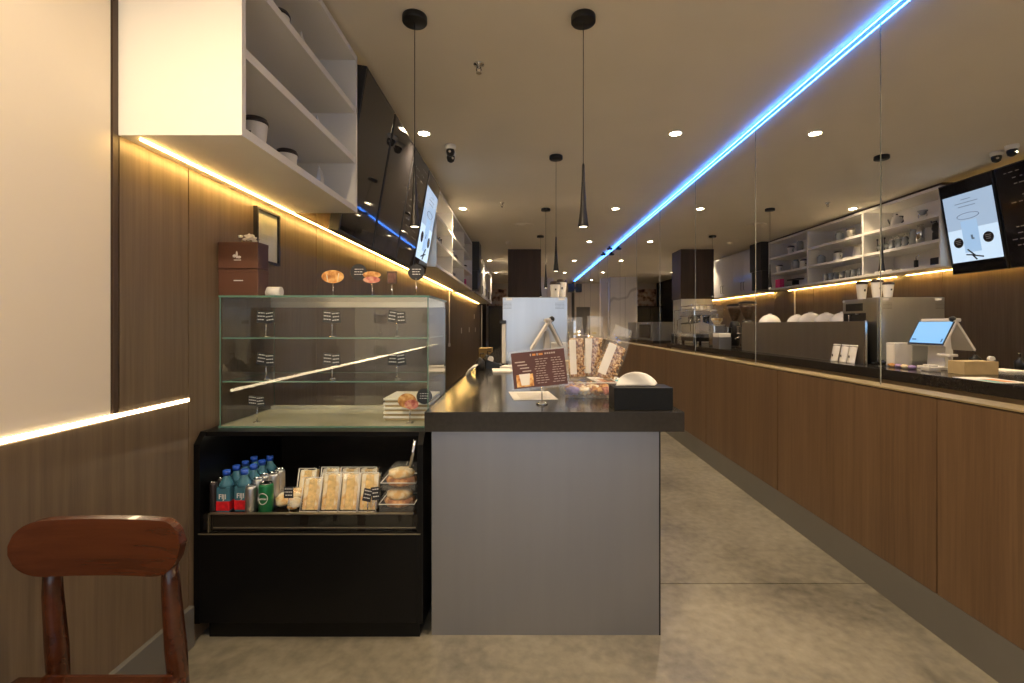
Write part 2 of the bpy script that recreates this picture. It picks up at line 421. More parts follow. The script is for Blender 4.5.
# ============================================================ SHELF CABINETS
XC = -.915
ZB = 1.888
def cabinet(name, label, y0, divs, cat='shelf', endtop=ZC-.03):
    t = thing(name, label, cat, (XL, y0, ZB))
    Dp = XC-XL; Ht = endtop-ZB; L = divs[-1]-y0
    MB().box(0.001, Dp, 0, L, 0, .03).build('bottom_panel', WHITE, t)
    MB().box(0.001, Dp, 0, L, Ht-.03, Ht).build('top_panel', WHITE, t)
    MB().box(0.001, .014, 0, L, .03, Ht-.03).build('back_panel', WHITE, t)
    MB().box(.001, Dp-.02, 0, L, Ht, ZC-ZB-.001).build('ceiling_filler', DARKWOOD, t)
    ys = [y0]+divs
    for i, y in enumerate(ys):
        yy = y-y0
        a, b = (0,.022) if i == 0 else ((L-.022, L) if i == len(ys)-1 else (yy-.015, yy+.015))
        MB().box(.014, Dp, a, b, .03, Ht-.03).build('upright_panel', WHITE, t)
    for i in range(len(ys)-1):
        a = ys[i]-y0+.022; b = ys[i+1]-y0-.022
        for z in (2.155, 2.43):
            MB().box(.014, Dp-.004, a-.006, b+.006, z-ZB, z-ZB+.032).build('shelf', WHITE, t)
    return t
cabinet('wall_shelf', 'near white open wall shelf hung above the glass pastry case, at the top left', 1.53, [2.595])
cabinet('wall_shelf', 'far white open wall shelf of three bays beyond the menu screens', 4.97, [6.11, 7.30, 8.45])
# closed cupboards
t = thing('wall_cupboard', 'white closed wall cupboard with glossy doors at the far end of the left wall', 'cupboard', (XL, 8.93, ZB))
Dp = XC-XL; GLW = mat('glossy_white', (.62,.62,.63), .12, noise=.01)
MB().box(.001, Dp-.02, 0, 4.87, 0, ZC-.03-ZB).build('body', WHITE, t)
for i in range(10):
    y = i*.487
    dd = MB().box(Dp-.02, Dp, y+.002, y+.485, .0, ZC-.03-ZB, bev=.001).build('door', GLW, t)
    hy = y+(.43 if i % 2 == 0 else .055)
    MB().tube([(Dp,hy,.08),(Dp+.025,hy,.08),(Dp+.025,hy,.24),(Dp,hy,.24)], .005).build('handle', BLACKM, dd)
t = solo('duct_casing', MB().box(0,.53,0,.42,0,.52,bev=.004).box(0,.50,.02,.40,-.34,0), mat('dark_casing',(.035,.034,.034),.4,noise=.1), 'dark grey boxed casing between the open shelves and the closed cupboards', 'casing', (XL, 8.475, ZC-.525))
# conduit
t = thing('cable_conduit', 'white vertical cable conduit on the left wood wall below the far shelves', 'conduit', (XL+.02, 8.3, .92))
MB().cyl(.012, .02, .955).build('pipe', WHITE, t)
MB().box(-.018,.018,-.02,.02,-.03,.03,bev=.004).build('socket_box', WHITE, t)
for i,(y,z,n) in enumerate(((10.05,1.15,'nearest'),(11.5,1.155,'middle'),(13.0,1.14,'farthest'))):
    t = thing('wall_switch', '%s white switch plate on the left wood wall under the closed cupboards' % n, 'switch', (XL, y, z), group='switch plates on the left wall')
    MB().box(0,.008,-.05,.05,-.06,.06,bev=.002).build('plate', WHITE, t)
    MB().box(.008,.013,-.02,.02,-.03,.03).build('rocker', PAPER, t)
t = thing('wall_switch', 'white switch plate high on the left wall above the other plates', 'switch', (XL, 12.7, 1.5), group='switch plates on the left wall')
MB().box(0,.008,-.05,.05,-.06,.06,bev=.002).build('plate', WHITE, t)

# ============================================================ MENU SCREENS
def screen(i, y0, y1, lit, label):
    t = thing('menu_screen', label, 'screen', (-1.03, (y0+y1)/2, 1.795), rot=(0, math.radians(9.8), 0), group='hanging menu screens')
    w = (y1-y0)/2-.004; h = .935
    MB().box(-.06, 0, -w, w, 0, h, bev=.003).build('casing', BLACKP, t)
    MB().box(0, .002, -w+.012, w-.012, .012, h-.012).build('display', SCREEN, t)
    MB().box(-.17, -.06, -.05, .05, .3, .42).build('bracket', BLACKM, t)
    MB().box(-.17,-.06,-.05,.05,.6,.72).build('bracket', BLACKM, t)
    M0 = Matrix.Rotation(0,4,'X')
    return t, w, h
scr = []
for i,(a,b,l) in enumerate(((2.62,3.20,'nearest black portrait menu screen, beside the near white shelf'),(3.21,3.79,'second black portrait menu screen from the near white shelf'),(3.80,4.37,'third black portrait menu screen, next to the lit poster screen'),(4.38,4.955,'farthest portrait menu screen, showing a pale blue cup poster'))):
    scr.append(screen(i,a,b,i==3,l))
rnd = random.Random(3)
# third and second: menu text as small pale marks
for (t,w,h) in scr[2:3]:
    m_ = MB()
    for c in (-.20,.02):
        for r in range(14):
            if rnd.random() < .25: continue
            z = .86-.055*r
            yy = c+rnd.uniform(0,.05)
            for q in range(rnd.randint(1,3)):
                m_.box(.002,.0028, yy, yy+rnd.uniform(.015,.045), z, z+.007); yy += .055
    m_.build('menu_print', mat('menu_grey',(.30,.29,.27),.5,noise=.05), t)
t,w,h = scr[3]
po = MB().box(.002,.0032,-w+.02,w-.03,.12,.80).build('poster_picture', POSTER, t)
MB().box(.0032,.0038,-w+.02,w-.03,.12,.45).build('poster_table', POSTERL, po)
MB().box(.0038,.0044,-.07,.10,.21,.53).build('poster_cup', POSTERB, po)
tor = MB(); 
tor.tube([(.0044, .015+.115*math.cos(a*PI/12), .575+.03*math.sin(a*PI/12)) for a in range(25)], .003, 6).build('poster_ring', mat('poster_grey',(.1,.1,.12),.4,emit=(.2,.3,.45),es=.4,noise=.01), po)
for yy,zz in ((.155,.32),(-.155,.33)):
    o = MB().cyl(.052,0,.0015,n=24,M=Matrix.Translation((.0044,yy,zz))@Matrix.Rotation(PI/2,4,'Y')).build('poster_badge', mat('badge_brown',(.05,.04,.035),.4,noise=.05), po)
    m_ = MB()
    for q in range(3): m_.box(.006,.0066, yy-.03+.004*q, yy+.03-.004*q, zz+.018-.018*q, zz+.024-.018*q)
    m_.build('badge_print', INK, o)
MB().tube([(.005,.07,.24),(.005,.0,.17),(.005,-.08,.15)],.007).tube([(.005,.09,.19),(.005,.03,.18),(.005,-.01,.13)],.007).build('poster_sprig', DINK, po)
m_ = MB()
for q,wd in enumerate((.05,.12,.09)): m_.box(.0038,.0042,.01-wd,.01+wd,.74-.035*q,.746-.035*q)
m_.box(.004,.0046,-.005,.015,.34,.38).box(.004,.0046,-.018,.01,.335,.35)
m_.build('poster_print', mat('poster_grey2',(.12,.12,.14),.4,emit=(.2,.3,.4),es=.3,noise=.01), po)

# ============================================================ PENDANTS, DOWNLIGHTS, CEILING DEVICES
def mk_pendant():
    t = thing('pendant_lamp', '', 'lamp')
    MB().lathe([(.0,0),(.058,0),(.060,-.004),(.060,-.028),(.057,-.032),(0,-.032)], n=32).build('canopy', BLACKM, t)
    MB().cyl(.0018,-.76,-.03,n=8).build('cord', BLACKM, t)
    s_ = MB().lathe([(.004,-.72),(.0065,-.73),(.008,-.80),(.0165,-.95),(.0255,-1.022),(.0265,-1.030),(.020,-1.030),(.018,-1.01),(0,-1.01)], n=28, cap=False).build('lamp_shade', mat('pendant_black',(.035,.033,.032),.35,.4,noise=.05), t)
    MB().cyl(.0195,-1.029,-1.0275,n=20).build('bulb', LAMPS, s_)
    return t
pend = Proto(mk_pendant)
pend('slim black cone pendant lamp, the left one of the two nearest', (-.53,2.30,ZC), group='black cone pendant lamps')
for y,l in ((2.30,'slim black cone pendant lamp, the right one of the two nearest'),(4.20,'slim black cone pendant lamp, second in the row along the counter'),(6.10,'slim black cone pendant lamp, third in the row along the counter'),(7.95,'slim black cone pendant lamp, farthest in the row along the counter')):
    pend(l, (.295,y,ZC), group='black cone pendant lamps')
def mk_down():
    t = thing('ceiling_downlight', '', 'downlight')
    MB().lathe([(.042,0),(.055,0),(.055,-.003),(.044,-.005),(.042,0)], n=28, cap=False).build('trim_ring', WHITE, t)
    MB().cyl(.042,-.0035,-.002,n=24).build('lens', LAMPE, t)
    return t
down = Proto(mk_down)
def spot(x,y,e,col=(1,.76,.48),size=1.9,blend=.7):
    l = bpy.data.lights.new('downlight_beam','SPOT'); l.energy = e; l.color = col; l.spot_size = size; l.spot_blend = blend; l.shadow_soft_size = .04
    o = bpy.data.objects.new('downlight_beam', l); COL.objects.link(o); o.location = (x,y,ZC-.02)
names = ['behind the camera','nearest','second','third','fourth','fifth','farthest']
for i,y in enumerate((1.27-2.4, 1.27, 3.70, 6.10, 8.50, 11.0, 13.5, 15.8)):
    lab = ['glowing ceiling downlight by the shop front','unseen glowing ceiling downlight above the camera','glowing ceiling downlight nearest the camera','second glowing ceiling downlight','third glowing ceiling downlight','fourth glowing ceiling downlight','fifth glowing ceiling downlight','glowing ceiling downlight at the very back'][i]
    down(lab+' in the row by the mirror', (1.20,y,ZC), group='round ceiling downlights by the mirror')
    spot(1.20,y,105)
    if i in (0,1,2,3,5,6):
        down(lab+' in the row above the left aisle', (-.78,y if i != 1 else .25,ZC), group='round ceiling downlights above the left aisle')
        if i == 1: spot(-.78,.25,110,size=2.9,blend=.5)  # unseen wide lamp and fixture, added to brighten the cream wall and shelf end
        else: spot(-.78,y,105)
def mk_cam():
    t = thing('security_camera','','camera')
    MB().lathe([(0,0),(.045,0),(.048,-.01),(.042,-.035),(.03,-.04),(0,-.04)],n=24).build('base', WHITE, t)
    MB().lathe([(0,-.03),(.034,-.03),(.036,-.055),(.028,-.082),(.012,-.093),(0,-.095)],n=24).build('dome', BLACKP, t)
    MB().cyl(.010,0,.012,n=16,M=Matrix.Translation((0,-.028,-.065))@Matrix.Rotation(PI/2,4,'X')).build('lens', CHROME, t)
    return t
scam = Proto(mk_cam)
scam('white and black dome security camera hanging from the ceiling in front of the menu screens', (-.61,3.95,ZC))
scam('second dome security camera on the ceiling, hidden just behind the first one', (-.630,4.10,ZC), rz=.6)
def mk_spr():
    t = thing('fire_sprinkler','','sprinkler')
    MB().lathe([(0,0),(.032,0),(.03,-.006),(.012,-.01),(.010,-.022),(0,-.022)],n=24).build('flange', CHROME, t)
    MB().tube([(.010,0,-.02),(.014,0,-.035),(.004,0,-.05)],.003).tube([(-.010,0,-.02),(-.014,0,-.035),(-.004,0,-.05)],.003).build('frame_arm', BLACKM, t)
    MB().cyl(.016,-.054,-.050,n=16).build('deflector', CHROME, t)
    return t
spr = Proto(mk_spr)
spr('small chrome fire sprinkler on the ceiling between the two nearest pendant lamps', (-.256,2.72,ZC))
spr('small fire sprinkler on the ceiling farther back, before the round vent', (-.26,5.8,ZC))
t = thing('ceiling_vent','shallow round ceiling vent far above the counter','vent',(0,7.1,ZC))
for r in (.16,.115,.07): MB().lathe([(r-.03,-.004),(r,-.012),(r+.004,-.006),(r,0)],n=36,cap=False).build('ring', CEIL, t)
MB().cyl(.03,-.014,0,n=24).build('centre_disc', CEIL, t)
solo('smoke_detector', MB().lathe([(0,0),(.05,0),(.05,-.015),(.04,-.028),(0,-.03)],n=24), CEIL, 'small pale smoke detector on the ceiling in front of the dark pillar','detector',(-.28,8.6,ZC))
for i,(y,n) in enumerate(((9.04,'nearer'),(9.75,'farther'))):
    t = thing('wall_speaker','%s small black spotlight fixed at the blue light strip' % n,'spotlight',(1.665,y,ZC-.03),group='small black spotlights by the blue strip')
    t.name = 'small_spotlight' if i == 0 else 'small_spotlight.001'
    MB().box(-.05,.05,-.05,.05,-.035,.0,bev=.01).build('body', BLACKP, t)
    MB().cyl(.02,0,.03).build('mount', BLACKM, t)
t = thing('wall_speaker','black loudspeaker on the far mirror wall above the grey door','speaker',(1.62,15.9,2.52))
MB().box(-.1,.1,-.1,.1,-.14,.14,bev=.01).build('cabinet', BLACKP, t)
MB().cyl(.07,0,.01,n=24,M=Matrix.Translation((0,-.1,0))@Matrix.Rotation(PI/2,4,'X')).build('cone', BLACKM, t)
MB().box(.1,.128,-.02,.02,-.02,.02).build('bracket', BLACKM, t)

# ============================================================ COUNTER
CX0, CX1, CY0, CY1 = -.374, .563, 1.925, 9.3
t = thing('service_counter','long counter with brushed steel sides under a thick dark stone top','counter',(0,CY0,0))
MB().box(CX0,CX1-.006,0,CY1-CY0,0,.84).build('body', STEEL, t)
MB().box(CX1-.006,CX1,-.001,.004,0,.84).box(CX1-.006,CX1,.004,CY1-CY0,0,.10).build('corner_trim', BLACKM, t)
MB().box(CX1-.006,CX1,.004,CY1-CY0,.10,.84).build('side_panel', mat('warm_lit_side_steel',(.62,.54,.38),.45,.5,noise=.04,nscale=6), t)  # warm light on the steel side is put into its colour
MB().box(-.397,.650,-.035,CY1-CY0+.03,.84,.92,bev=.002).build('stone_top', SLAB, t)
ZT = .9205
# tissue box
t = thing('tissue_box','black tissue box at the front right corner of the counter top','tissue box',(.494,1.925,ZT))
MB().box(-.120,.121,0,.125,0,.092,bev=.002).build('box', mat('black_leatherette',(.004,.0045,.005),.5,noise=.2,nscale=80,spec=.25), t)
MB().box(-.06,.06,.045,.08,.092,.0935).build('slot', DARKGAP, t)
def tis(u,v):
    a = PI*u; x = -.088+.165*u; top = .060*math.sin(PI*min(1,max(0,u))**.85*.93+.18)**.6
    return (x-.015*(1-v), .062+.014*math.sin(6*u+2*v)*(v) + (.02*(1-v) if False else 0), .093+top*v)
MB().grid(tis,24,8,.0015).build('tissue', PAPER, t)
def tis2(u,v):
    a = PI*u; x = -.06+.11*u; top=.052*math.sin(a)**.8
    return (x, .078+.01*math.sin(5*u+1)*v, .093+top*v)
MB().grid(tis2,20,6,.0015).build('tissue', PAPER, t)
# menu card in stand
t = thing('menu_stand','maroon printed menu card held by a chrome clip stand at the counter front','menu',(.084,2.08,ZT), rz=0)
MB().lathe([(0,0),(.026,0),(.026,.004),(.018,.010),(.004,.014),(0,.014)],n=24).build('base', CHROME, t)
MB().cyl(.0025,.012,.085,n=10).build('rod', CHROME, t)
Mt = Matrix.Translation((-.012,.006,.155))@Matrix.Rotation(math.radians(-6),4,'Y')@Matrix.Rotation(math.radians(-8),4,'X')
MB().box(-.127,.127,-.002,.002,-.088,.088,M=Mt,bev=.001).build('clear_sleeve', PLASTIC, t)
c_ = MB().box(-.119,.119,-.0032,-.0022,-.078,.080,M=Mt).build('card', MAROON, t)
m_ = MB(); rnd = random.Random(5)
for col in (-.02,.055):
    for r in range(11):
        x = col+rnd.uniform(0,.008)
        for q in range(3):
            wd = rnd.uniform(.008,.018); m_.box(x,x+wd,-.0038,-.0033,.042-.0105*r,.0445-.0105*r,M=Mt); x += wd+.004
            if x > col+.052: break
for r in range(4):
    m_.box(-.105+.01*r,-.06+.008*r,-.0038,-.0033,.035-.014*r,.040-.014*r,M=Mt)
for x in (.03,.04,.05,.06,.07): m_.box(x,x+.007,-.0038,-.0033,.062,.069,M=Mt)
for x in (-.035,-.005): m_.cyl(.004,-.0038,.0,n=8,M=Mt@Matrix.Translation((x,0,.064))@Matrix.Rotation(PI/2,4,'X')) if False else m_.box(x,x+.005,-.0038,-.0033,.060,.070,M=Mt)
m_.build('card_print', mat('card_pale_ink',(.48,.38,.33),.5,noise=.05), c_)
MB().box(-.025,-.010,-.0038,-.0033,.060,.069,M=Mt).box(.004,.022,-.0038,-.0033,.060,.069,M=Mt).build('card_print', GOLDINK, c_)
MB().box(-.105,-.030,-.0042,-.0034,-.072,-.018,M=Mt).build('card_photo', BREAD, c_)
MB().poly([(-.085,-.066),(-.05,-.066),(-.043,-.016),(-.092,-.016)],.0005,M=Mt@Matrix.Translation((0,-.0048,0))).build('card_photo', PAPER, c_)
# sheet of paper
solo('paper_sheet', MB().poly([(-.115,0),(.075,0),(.115,.10),(.115,.1),(.02,.30),(-.115,.30)],.001), PAPER, 'white sheet of paper lying on the counter behind the menu stand','paper',(0,0,0)) if False else None
t = solo('paper_sheet', MB().box(-.105,.105,-.14,.14,0,.001), PAPER, 'white sheet of paper lying flat on the counter under the menu card','paper',(.045,2.33,ZT),(0,0,.12))
m_=MB(); rnd=random.Random(8)
for r in range(9): m_.box(-.07,.05+rnd.uniform(0,.03),-.10+.022*r,-.096+.022*r,.001,.0014)
m_.build('print', mat('faint_ink',(.4,.38,.34),.6,noise=.05), t)
# snack tray
t = thing('snack_tray','clear acrylic tray of wrapped snacks beside the tissue box','tray',(.325,2.42,ZT))
W,D,Hh = .125,.19,.075
MB().box(-W,W,-D,D,0,.004).box(-W,-W+.004,-D,D,.004,Hh).box(W-.004,W,-D,D,.004,Hh).box(-W+.004,W-.004,-D,-D+.004,.004,Hh).box(-W+.004,W-.004,D-.004,D,.004,Hh).box(-W+.004,W-.004,-.002,.002,.004,Hh).build('tray_body', PLASTIC, t)
rim = MB()
for (a,b,c,d_) in ((-W,-D,W,-D),(-W,D,W,D),(-W,-D,-W,D),(W,-D,W,D)): rim.tube([(a,b,Hh),(c,d_,Hh)],.0022)
rim.build('rim', mat('acrylic_edge',(.75,.72,.66),.2,noise=.03), t)
rnd = random.Random(11)
mats = [PURPLE,CREAMF,BREAD,PINKF,BREAD,NUTS,CREAMF,BREAD]
for i in range(12):
    x = -.085+.057*(i%4); y = -.135+.095*(i//4)+rnd.uniform(-.01,.01)
    s_ = solo('wrapped_snack', MB().blob((0,0,0),(.029,.040,.019),seed=i,amp=.34,sub=3), mats[i%8] , ['front','middle','rear'][i//4]+' row wrapped snack in the clear tray, '+['leftmost','second from left','third from left','rightmost'][i%4],'snack',(.325+x,2.42+y,ZT+.030), (0,0,rnd.uniform(-.5,.5)),group='wrapped snacks in the clear tray')
def mk_bag(fm):
    def f():
        t = thing('snack_bag','','bag')
        w,d_,h = .055,.032,.29
        def prof(u,v,s=1.0):
            a = 2*PI*u; k = 1 if v < .68 else max(.12, 1-(v-.68)/.14) if v < .82 else .12+.15*(v-.82)
            wf = 1 if v<.68 else (1-.18*math.sin((v-.68)/.32*PI*.7))
            ripple = 1+.04*math.sin(9*v+5*a)
            return (w*s*wf*math.copysign(abs(math.cos(a))**.6,math.cos(a))*ripple, d_*s*k*math.copysign(abs(math.sin(a))**.8,math.sin(a)), h*v)
        MB().grid(lambda u,v: prof(u,v), 28, 18).build('wrapper', glassmat('crinkled_film',(.96,.95,.93),.10,.15,.09), t, recalc=True)
        g = MB(); rnd = random.Random(4)
        for q in range(150):
            z = rnd.uniform(.008,.185); a = rnd.uniform(0,2*PI); x = .047*math.cos(a)*rnd.uniform(.6,1); y = .024*math.sin(a)
            r = rnd.uniform(.006,.010)
            g.blob((x,y,z),(r,r*.8,r),seed=q,amp=.2,sub=1)
        g.box(-.040,.040,-.018,.018,.004,.19,bev=.006)
        g.build('granola', fm, t)
        MB().box(-.050,-.010,-.035,-.033,.02,.185,bev=.0005).build('paper_label', PAPER, t)
        MB().box(-.012,.012,-.006,.006,.205,.215).build('twist_tie', mat('tie_gold',(.6,.45,.2),.3,.6,noise=.05), t)
        return t
    return f
b1 = Proto(mk_bag(NUTS))
def bag(label,x,y,rx,ry,sc,rz=0,z=ZT+.006):
    o = b1(label,(x,y,z),rz,group='clear granola bags in the tray',scale=sc); o.rotation_euler = (rx,ry,rz); return o
bag('clear bag of granola standing leftmost of the three behind the menu card', .292,2.53,0,-.04,(.9,.9,1.12),.15, ZT+.066)
bag('clear bag of granola standing in the middle of the three behind the menu card', .376,2.56,0,.05,(.95,.95,1.14),-.12, ZT+.066)
bag('clear bag of granola with a white label, leaning over the right side of the tray', .420,2.44,-.05,.40,(1.1,1,1.0),.1, ZT+.068)
# POS terminal  X .09..28, Y 3.58..3.9
t = thing('payment_terminal','white two-screen payment terminal with a blue lit display, on the counter by the steel fridge','terminal',(.18,3.57,ZT))
PW = mat('white_plastic',(.72,.70,.66),.4,noise=.02)
MB().poly([(-.06,0),(.06,0),(.035,.035),(.022,.30),(-.005,.30),(-.03,.035)],.16,M=Matrix.Translation((0,.09,0))).build('stand', PW, t)
MB().box(-.085,.095,.06,.28,0,.022,bev=.006).build('base', PW, t)
# right leg (+X side) = lit screen, faces mirror
def leg(x0,z0,x1,z1,th):
    d=Vector((x1-x0,0,z1-z0)); L=d.length; ang=math.atan2(d.z,d.x)
    return Matrix.Translation((x0,0,z0))@Matrix.Rotation(-ang,4,'Y'), L
Mr,L1 = leg(.028,.385,.125,.19,.02)
sc_ = MB().box(0,L1,0,.34,-.018,.0,M=Mr,bev=.004).build('customer_screen', PW, t)
MB().box(.004,L1-.004,.004,.336,.0,.003,M=Mr).build('bezel', BLACKP, sc_)
MB().box(.012,L1-.018,.016,.324,.003,.0042,M=Mr).build('display', SCRBLUE, sc_)
MB().box(.16,.19,.03,.04,.0042,.005,M=Mr).box(.165,.175,.27,.31,.0042,.005,M=Mr).build('icons', BLUEL, sc_)
Ml,L2 = leg(.018,.385,-.125,.16,.02)
MB().box(0,L2,0,.34,.0,.018,M=Ml,bev=.004).build('staff_screen', PW, t)
MB().box(-.01,.045,0,.30,.375,.40,bev=.006).build('hinge_cover', PW, t)
MB().blob((.04,.02,.395),(.022,.022,.022),amp=0,sub=3).build('webcam', BLACKP, t)
MB().box(.05,.11,-.04,.08,.11,.13,bev=.004).cyl(.01,.02,.11,cx=.06,cy=.02).build('card_reader', PW, t)
# other items round the terminal
def boxthing(name,label,cat,x0,x1,y0,y1,h,m,bev=.003,z=ZT,group=None):
    return solo(name, MB().box(x0,x1,y0,y1,0,h,bev=bev), m, label, cat, (0,0,z), group=group)
t = thing('cardboard_box','small plain beige cardboard box on the counter in front of the payment terminal','box',(.16,3.30,ZT))
MB().box(0,.24,0,.13,0,.092,bev=.002).build('box_body', CARDB, t)
MB().box(.02,.22,.004,.126,.092,.094).build('flap', CARDB, t)
t = thing('paper_holder','white upright holder box behind the payment terminal','holder',(.24,3.935,ZT))
MB().box(0,.15,0,.09,0,.20,bev=.004).build('holder_body', PW, t)
MB().box(.15,.1515,.01,.08,.02,.18).build('front_label', PAPER, t)
solo('bill_printer', MB().box(-.03,.05,-.06,.06,0,.035,bev=.008).box(-.02,.04,-.04,.05,.035,.05,bev=.006), PW, 'low white printer at the foot of the payment terminal','printer',(.40,3.56,ZT),(0,0,.3))
solo('handheld_scanner', MB().blob((0,0,.03),(.03,.04,.028),amp=.05,sub=2).tube([(0,0,.03),(0,.05,.02),(0,.1,.015)],.012), BLACKP, 'black handheld scanner lying left of the payment terminal','scanner',(.45,4.0,ZT))
for i,(y,m_) in enumerate(((3.72,PURPLE),(3.78,CREAMF),(3.85,PURPLE),(3.91,BREAD))):
    solo('candy_pack', MB().blob((0,0,.016),(.028,.032,.017),seed=i,amp=.15), m_, ['nearest','second','third','farthest'][i]+' small wrapped candy pack below the lit terminal screen','candy',(.42+.01*(i%2),y,ZT),group='candy packs below the terminal screen')
# papers & leaflets
solo('leaflet_stack', MB().box(-.09,.09,-.12,.12,0,.012,bev=.002), PAPER, 'stack of white leaflets left on the counter in front of the fridge','leaflets',(-.14,3.55,ZT),(0,0,.1))
solo('leaflet_stack', MB().box(-.07,.07,-.08,.08,0,.02,bev=.002), PAPER, 'small stack of white cards behind the leaflets on the counter','cards',(-.10,3.80,ZT),(0,0,-.2))
t = solo('printed_leaflet', MB().box(-.10,.10,-.16,.16,0,.002), PAPER, 'coloured leaflet lying on the counter edge facing the mirror','leaflet',(.54,2.98,ZT),(0,0,.1))
MB().box(.03,.09,-.15,.0,.002,.0026).build('teal_panel', TEAL, t); MB().box(-.06,.02,-.12,.05,.002,.0026).build('orange_panel', GOLDINK, t)
# left clutter
t = thing('black_gadget_stand','black and white upright handheld device standing left of the steel fridge','device',(-.165,4.03,ZT))
MB().box(-.035,.035,-.03,.03,0,.02,bev=.004).build('base', BLACKP, t)
MB().box(-.016,.016,-.008,.008,.02,.36,bev=.003).build('arm', PW, t)
MB().box(-.035,.02,-.012,.012,.36,.39,bev=.004).build('head', BLACKP, t)
for i,(x,y,r,l) in enumerate(((-.33,3.62,.035,'nearer'),(-.30,3.95,.04,'farther'))):
    t = thing('sauce_pump_bottle','%s dark pump bottle at the left edge of the counter' % l,'bottle',(x,y,ZT),group='dark pump bottles at the left counter edge')
    MB().lathe([(0,0),(r,0),(r,.07),(r*.4,.09),(r*.35,.10),(0,.10)],n=18).build('body', BLACKP, t)
    MB().tube([(0,0,.10),(0,0,.13),(.03,-.01,.128)],.005).build('pump', BLACKP, t)
t = thing('tape_dispenser','black tape dispenser among the papers at the left of the counter','dispenser',(-.24,3.75,ZT))
MB().poly([(-.06,0),(.07,0),(.07,.03),(.02,.045),(-.04,.07),(-.06,.05)],.05).build('body', BLACKP, t)
MB().cyl(.024,-.012,.012,n=18,M=Matrix.Translation((-.02,.025,.075))@Matrix.Rotation(PI/2,4,'X')).build('tape_roll', PAPER, t)
solo('folded_towel', MB().grid(lambda u,v:(-.03-.06*math.sin(v*PI/2)*1.0, -.12+.24*u, .004+.0 if False else .06*math.cos(v*PI/2)+.002),6,10,.008), PAPER, 'white cloth draped at the left edge of the counter by the dark bottles','cloth',(-.30,3.33,ZT))

# ============================================================ FRIDGE and back counter equipment
t = thing('steel_fridge','upright brushed stainless steel cabinet fridge on the counter behind the payment terminal','fridge',(-.18,4.1,ZT))
fw = .57
MB().box(0,fw,.02,.15,0,1.514-ZT,bev=.003).build('cabinet', FSTEEL, t)
dd = MB().box(0.002,fw-.002,0,.02,.03,1.512-ZT,bev=.003).build('door', FSTEEL, t)
for (x,l) in ((.49,1),(.03,1)):
    o = MB().box(x,x+.055,-.0015,0,.565,.585).build('badge', PAPER, dd)
    m_ = MB()
    for q in range(5): m_.box(x-.03,x+.05,-.0008,0,.54-.012*q,.542-.012*q)
    m_.build('vent_slot', DINK, dd)
def mk_cup():
    t = thing('takeaway_cup','','cup')
    MB().lathe([(0,0),(.028,0),(.029,.004),(.0395,.105),(.0395,.107),(0,.107)],n=26).build('cup_body', CUP, t)
    MB().lathe([(0,.105),(.042,.105),(.0425,.110),(.041,.116),(.038,.117),(.037,.124),(.034,.126),(0,.124)],n=26).build('lid', LID, t)
    MB().box(-.006,.006,-.0375,-.0335,.055,.07).build('logo', DINK, t)
    return t
cup = Proto(mk_cup)
cup('white paper cup with dark lid on the steel fridge, nearest of the three', (.285,4.14,1.5145), group='lidded cups on the fridge',scale=(1.1,1.1,1.05))
cup('white paper cup with dark lid on the steel fridge, tallest one at the right', (.345,4.19,1.5145), group='lidded cups on the fridge',scale=(1.15,1.15,1.28))
cup('white paper cup with dark lid on the brewer behind the steel fridge', (.30,4.44,1.5105), group='lidded cups on the fridge',scale=(1.15,1.15,1.35))
t = thing('coffee_brewer','steel coffee brewer with a black opening directly behind the steel fridge','brewer',(.02,4.27,ZT))
MB().box(0,.35,0,.33,0,.59,bev=.004).build('body', FSTEEL, t)
MB().box(.35,.356,.06,.28,.48,.55).box(.35,.353,.02,.31,.30,.46).build('control_panel', BLACKP, t)
MB().tube([(.353,.2,.44),(.38,.2,.44),(.38,.2,.36)],.006).tube([(.353,.09,.45),(.40,.09,.45)],.004).build('tap', CHROME, t)
MB().blob((.352,.315,.575),(.008,.012,.012),amp=0).build('indicator', INK, t)
t = thing('steel_screen','long low brushed steel screen standing along the counter edge','splash screen',(.452,4.17,ZT))
MB().box(0,.012,0,2.35,0,.385,bev=.002).build('panel', mat('screen_steel',(.34,.31,.27),.35,.9,noise=.05,nscale=10,nstretch=(1,1,.05)), t)
MB().box(-.004,.016,-.006,.006,0,.39,bev=.002).build('end_strip', CHROME, t)
MB().box(-.05,.0,.3,.35,0,.02).box(-.05,.0,1.9,1.95,0,.02).build('foot', CHROME, t)
t = thing('back_bench','steel bench cabinet on the counter behind the low steel screen','bench',(.015,4.68,ZT))
MB().box(0,.36,0,1.85,0,.37,bev=.003).build('body', FSTEEL, t)
for i in range(3): MB().box(.36,.362,.02+.61*i,.60+.61*i,.03,.31).build('door', FSTEEL, t)
def mk_bowl():
    t = thing('upturned_bowl','','bowl')
    pr = [(.105*math.cos(a),.095*math.sin(a)) for a in [i*PI/2/10 for i in range(10)]]+[(.02,.095),(.02,.102),(0,.102)]
    MB().lathe(pr,n=32).build('bowl_shell', mat('white_ceramic',(.78,.76,.72),.25,noise=.01), t)
    MB().lathe([(.1055,-.0),(.1075,.002),(.1065,.006),(.1045,.006)],n=32,cap=False).build('gold_rim', mat('gold_rim',(.6,.42,.15),.3,.8,noise=.03), t)
    return t
bowl = Proto(mk_bowl)
for i,(y,s) in enumerate(((4.82,1.15),(5.08,1.15),(5.36,1.25),(5.62,1.05),(6.25,1.25))):
    bowl(['nearest','second','third','fourth','farthest'][i]+' white upturned bowl behind the low steel screen', (.22,y,ZT+.3705), group='white upturned bowls',scale=(s,s,s))
solo('dish_cloth', MB().blob((0,0,.02),(.06,.07,.022),seed=3,amp=.2), PAPER, 'crumpled white cloth on the bench beyond the bowls','cloth',(.2,6.42-.12,ZT+.34)) if False else None
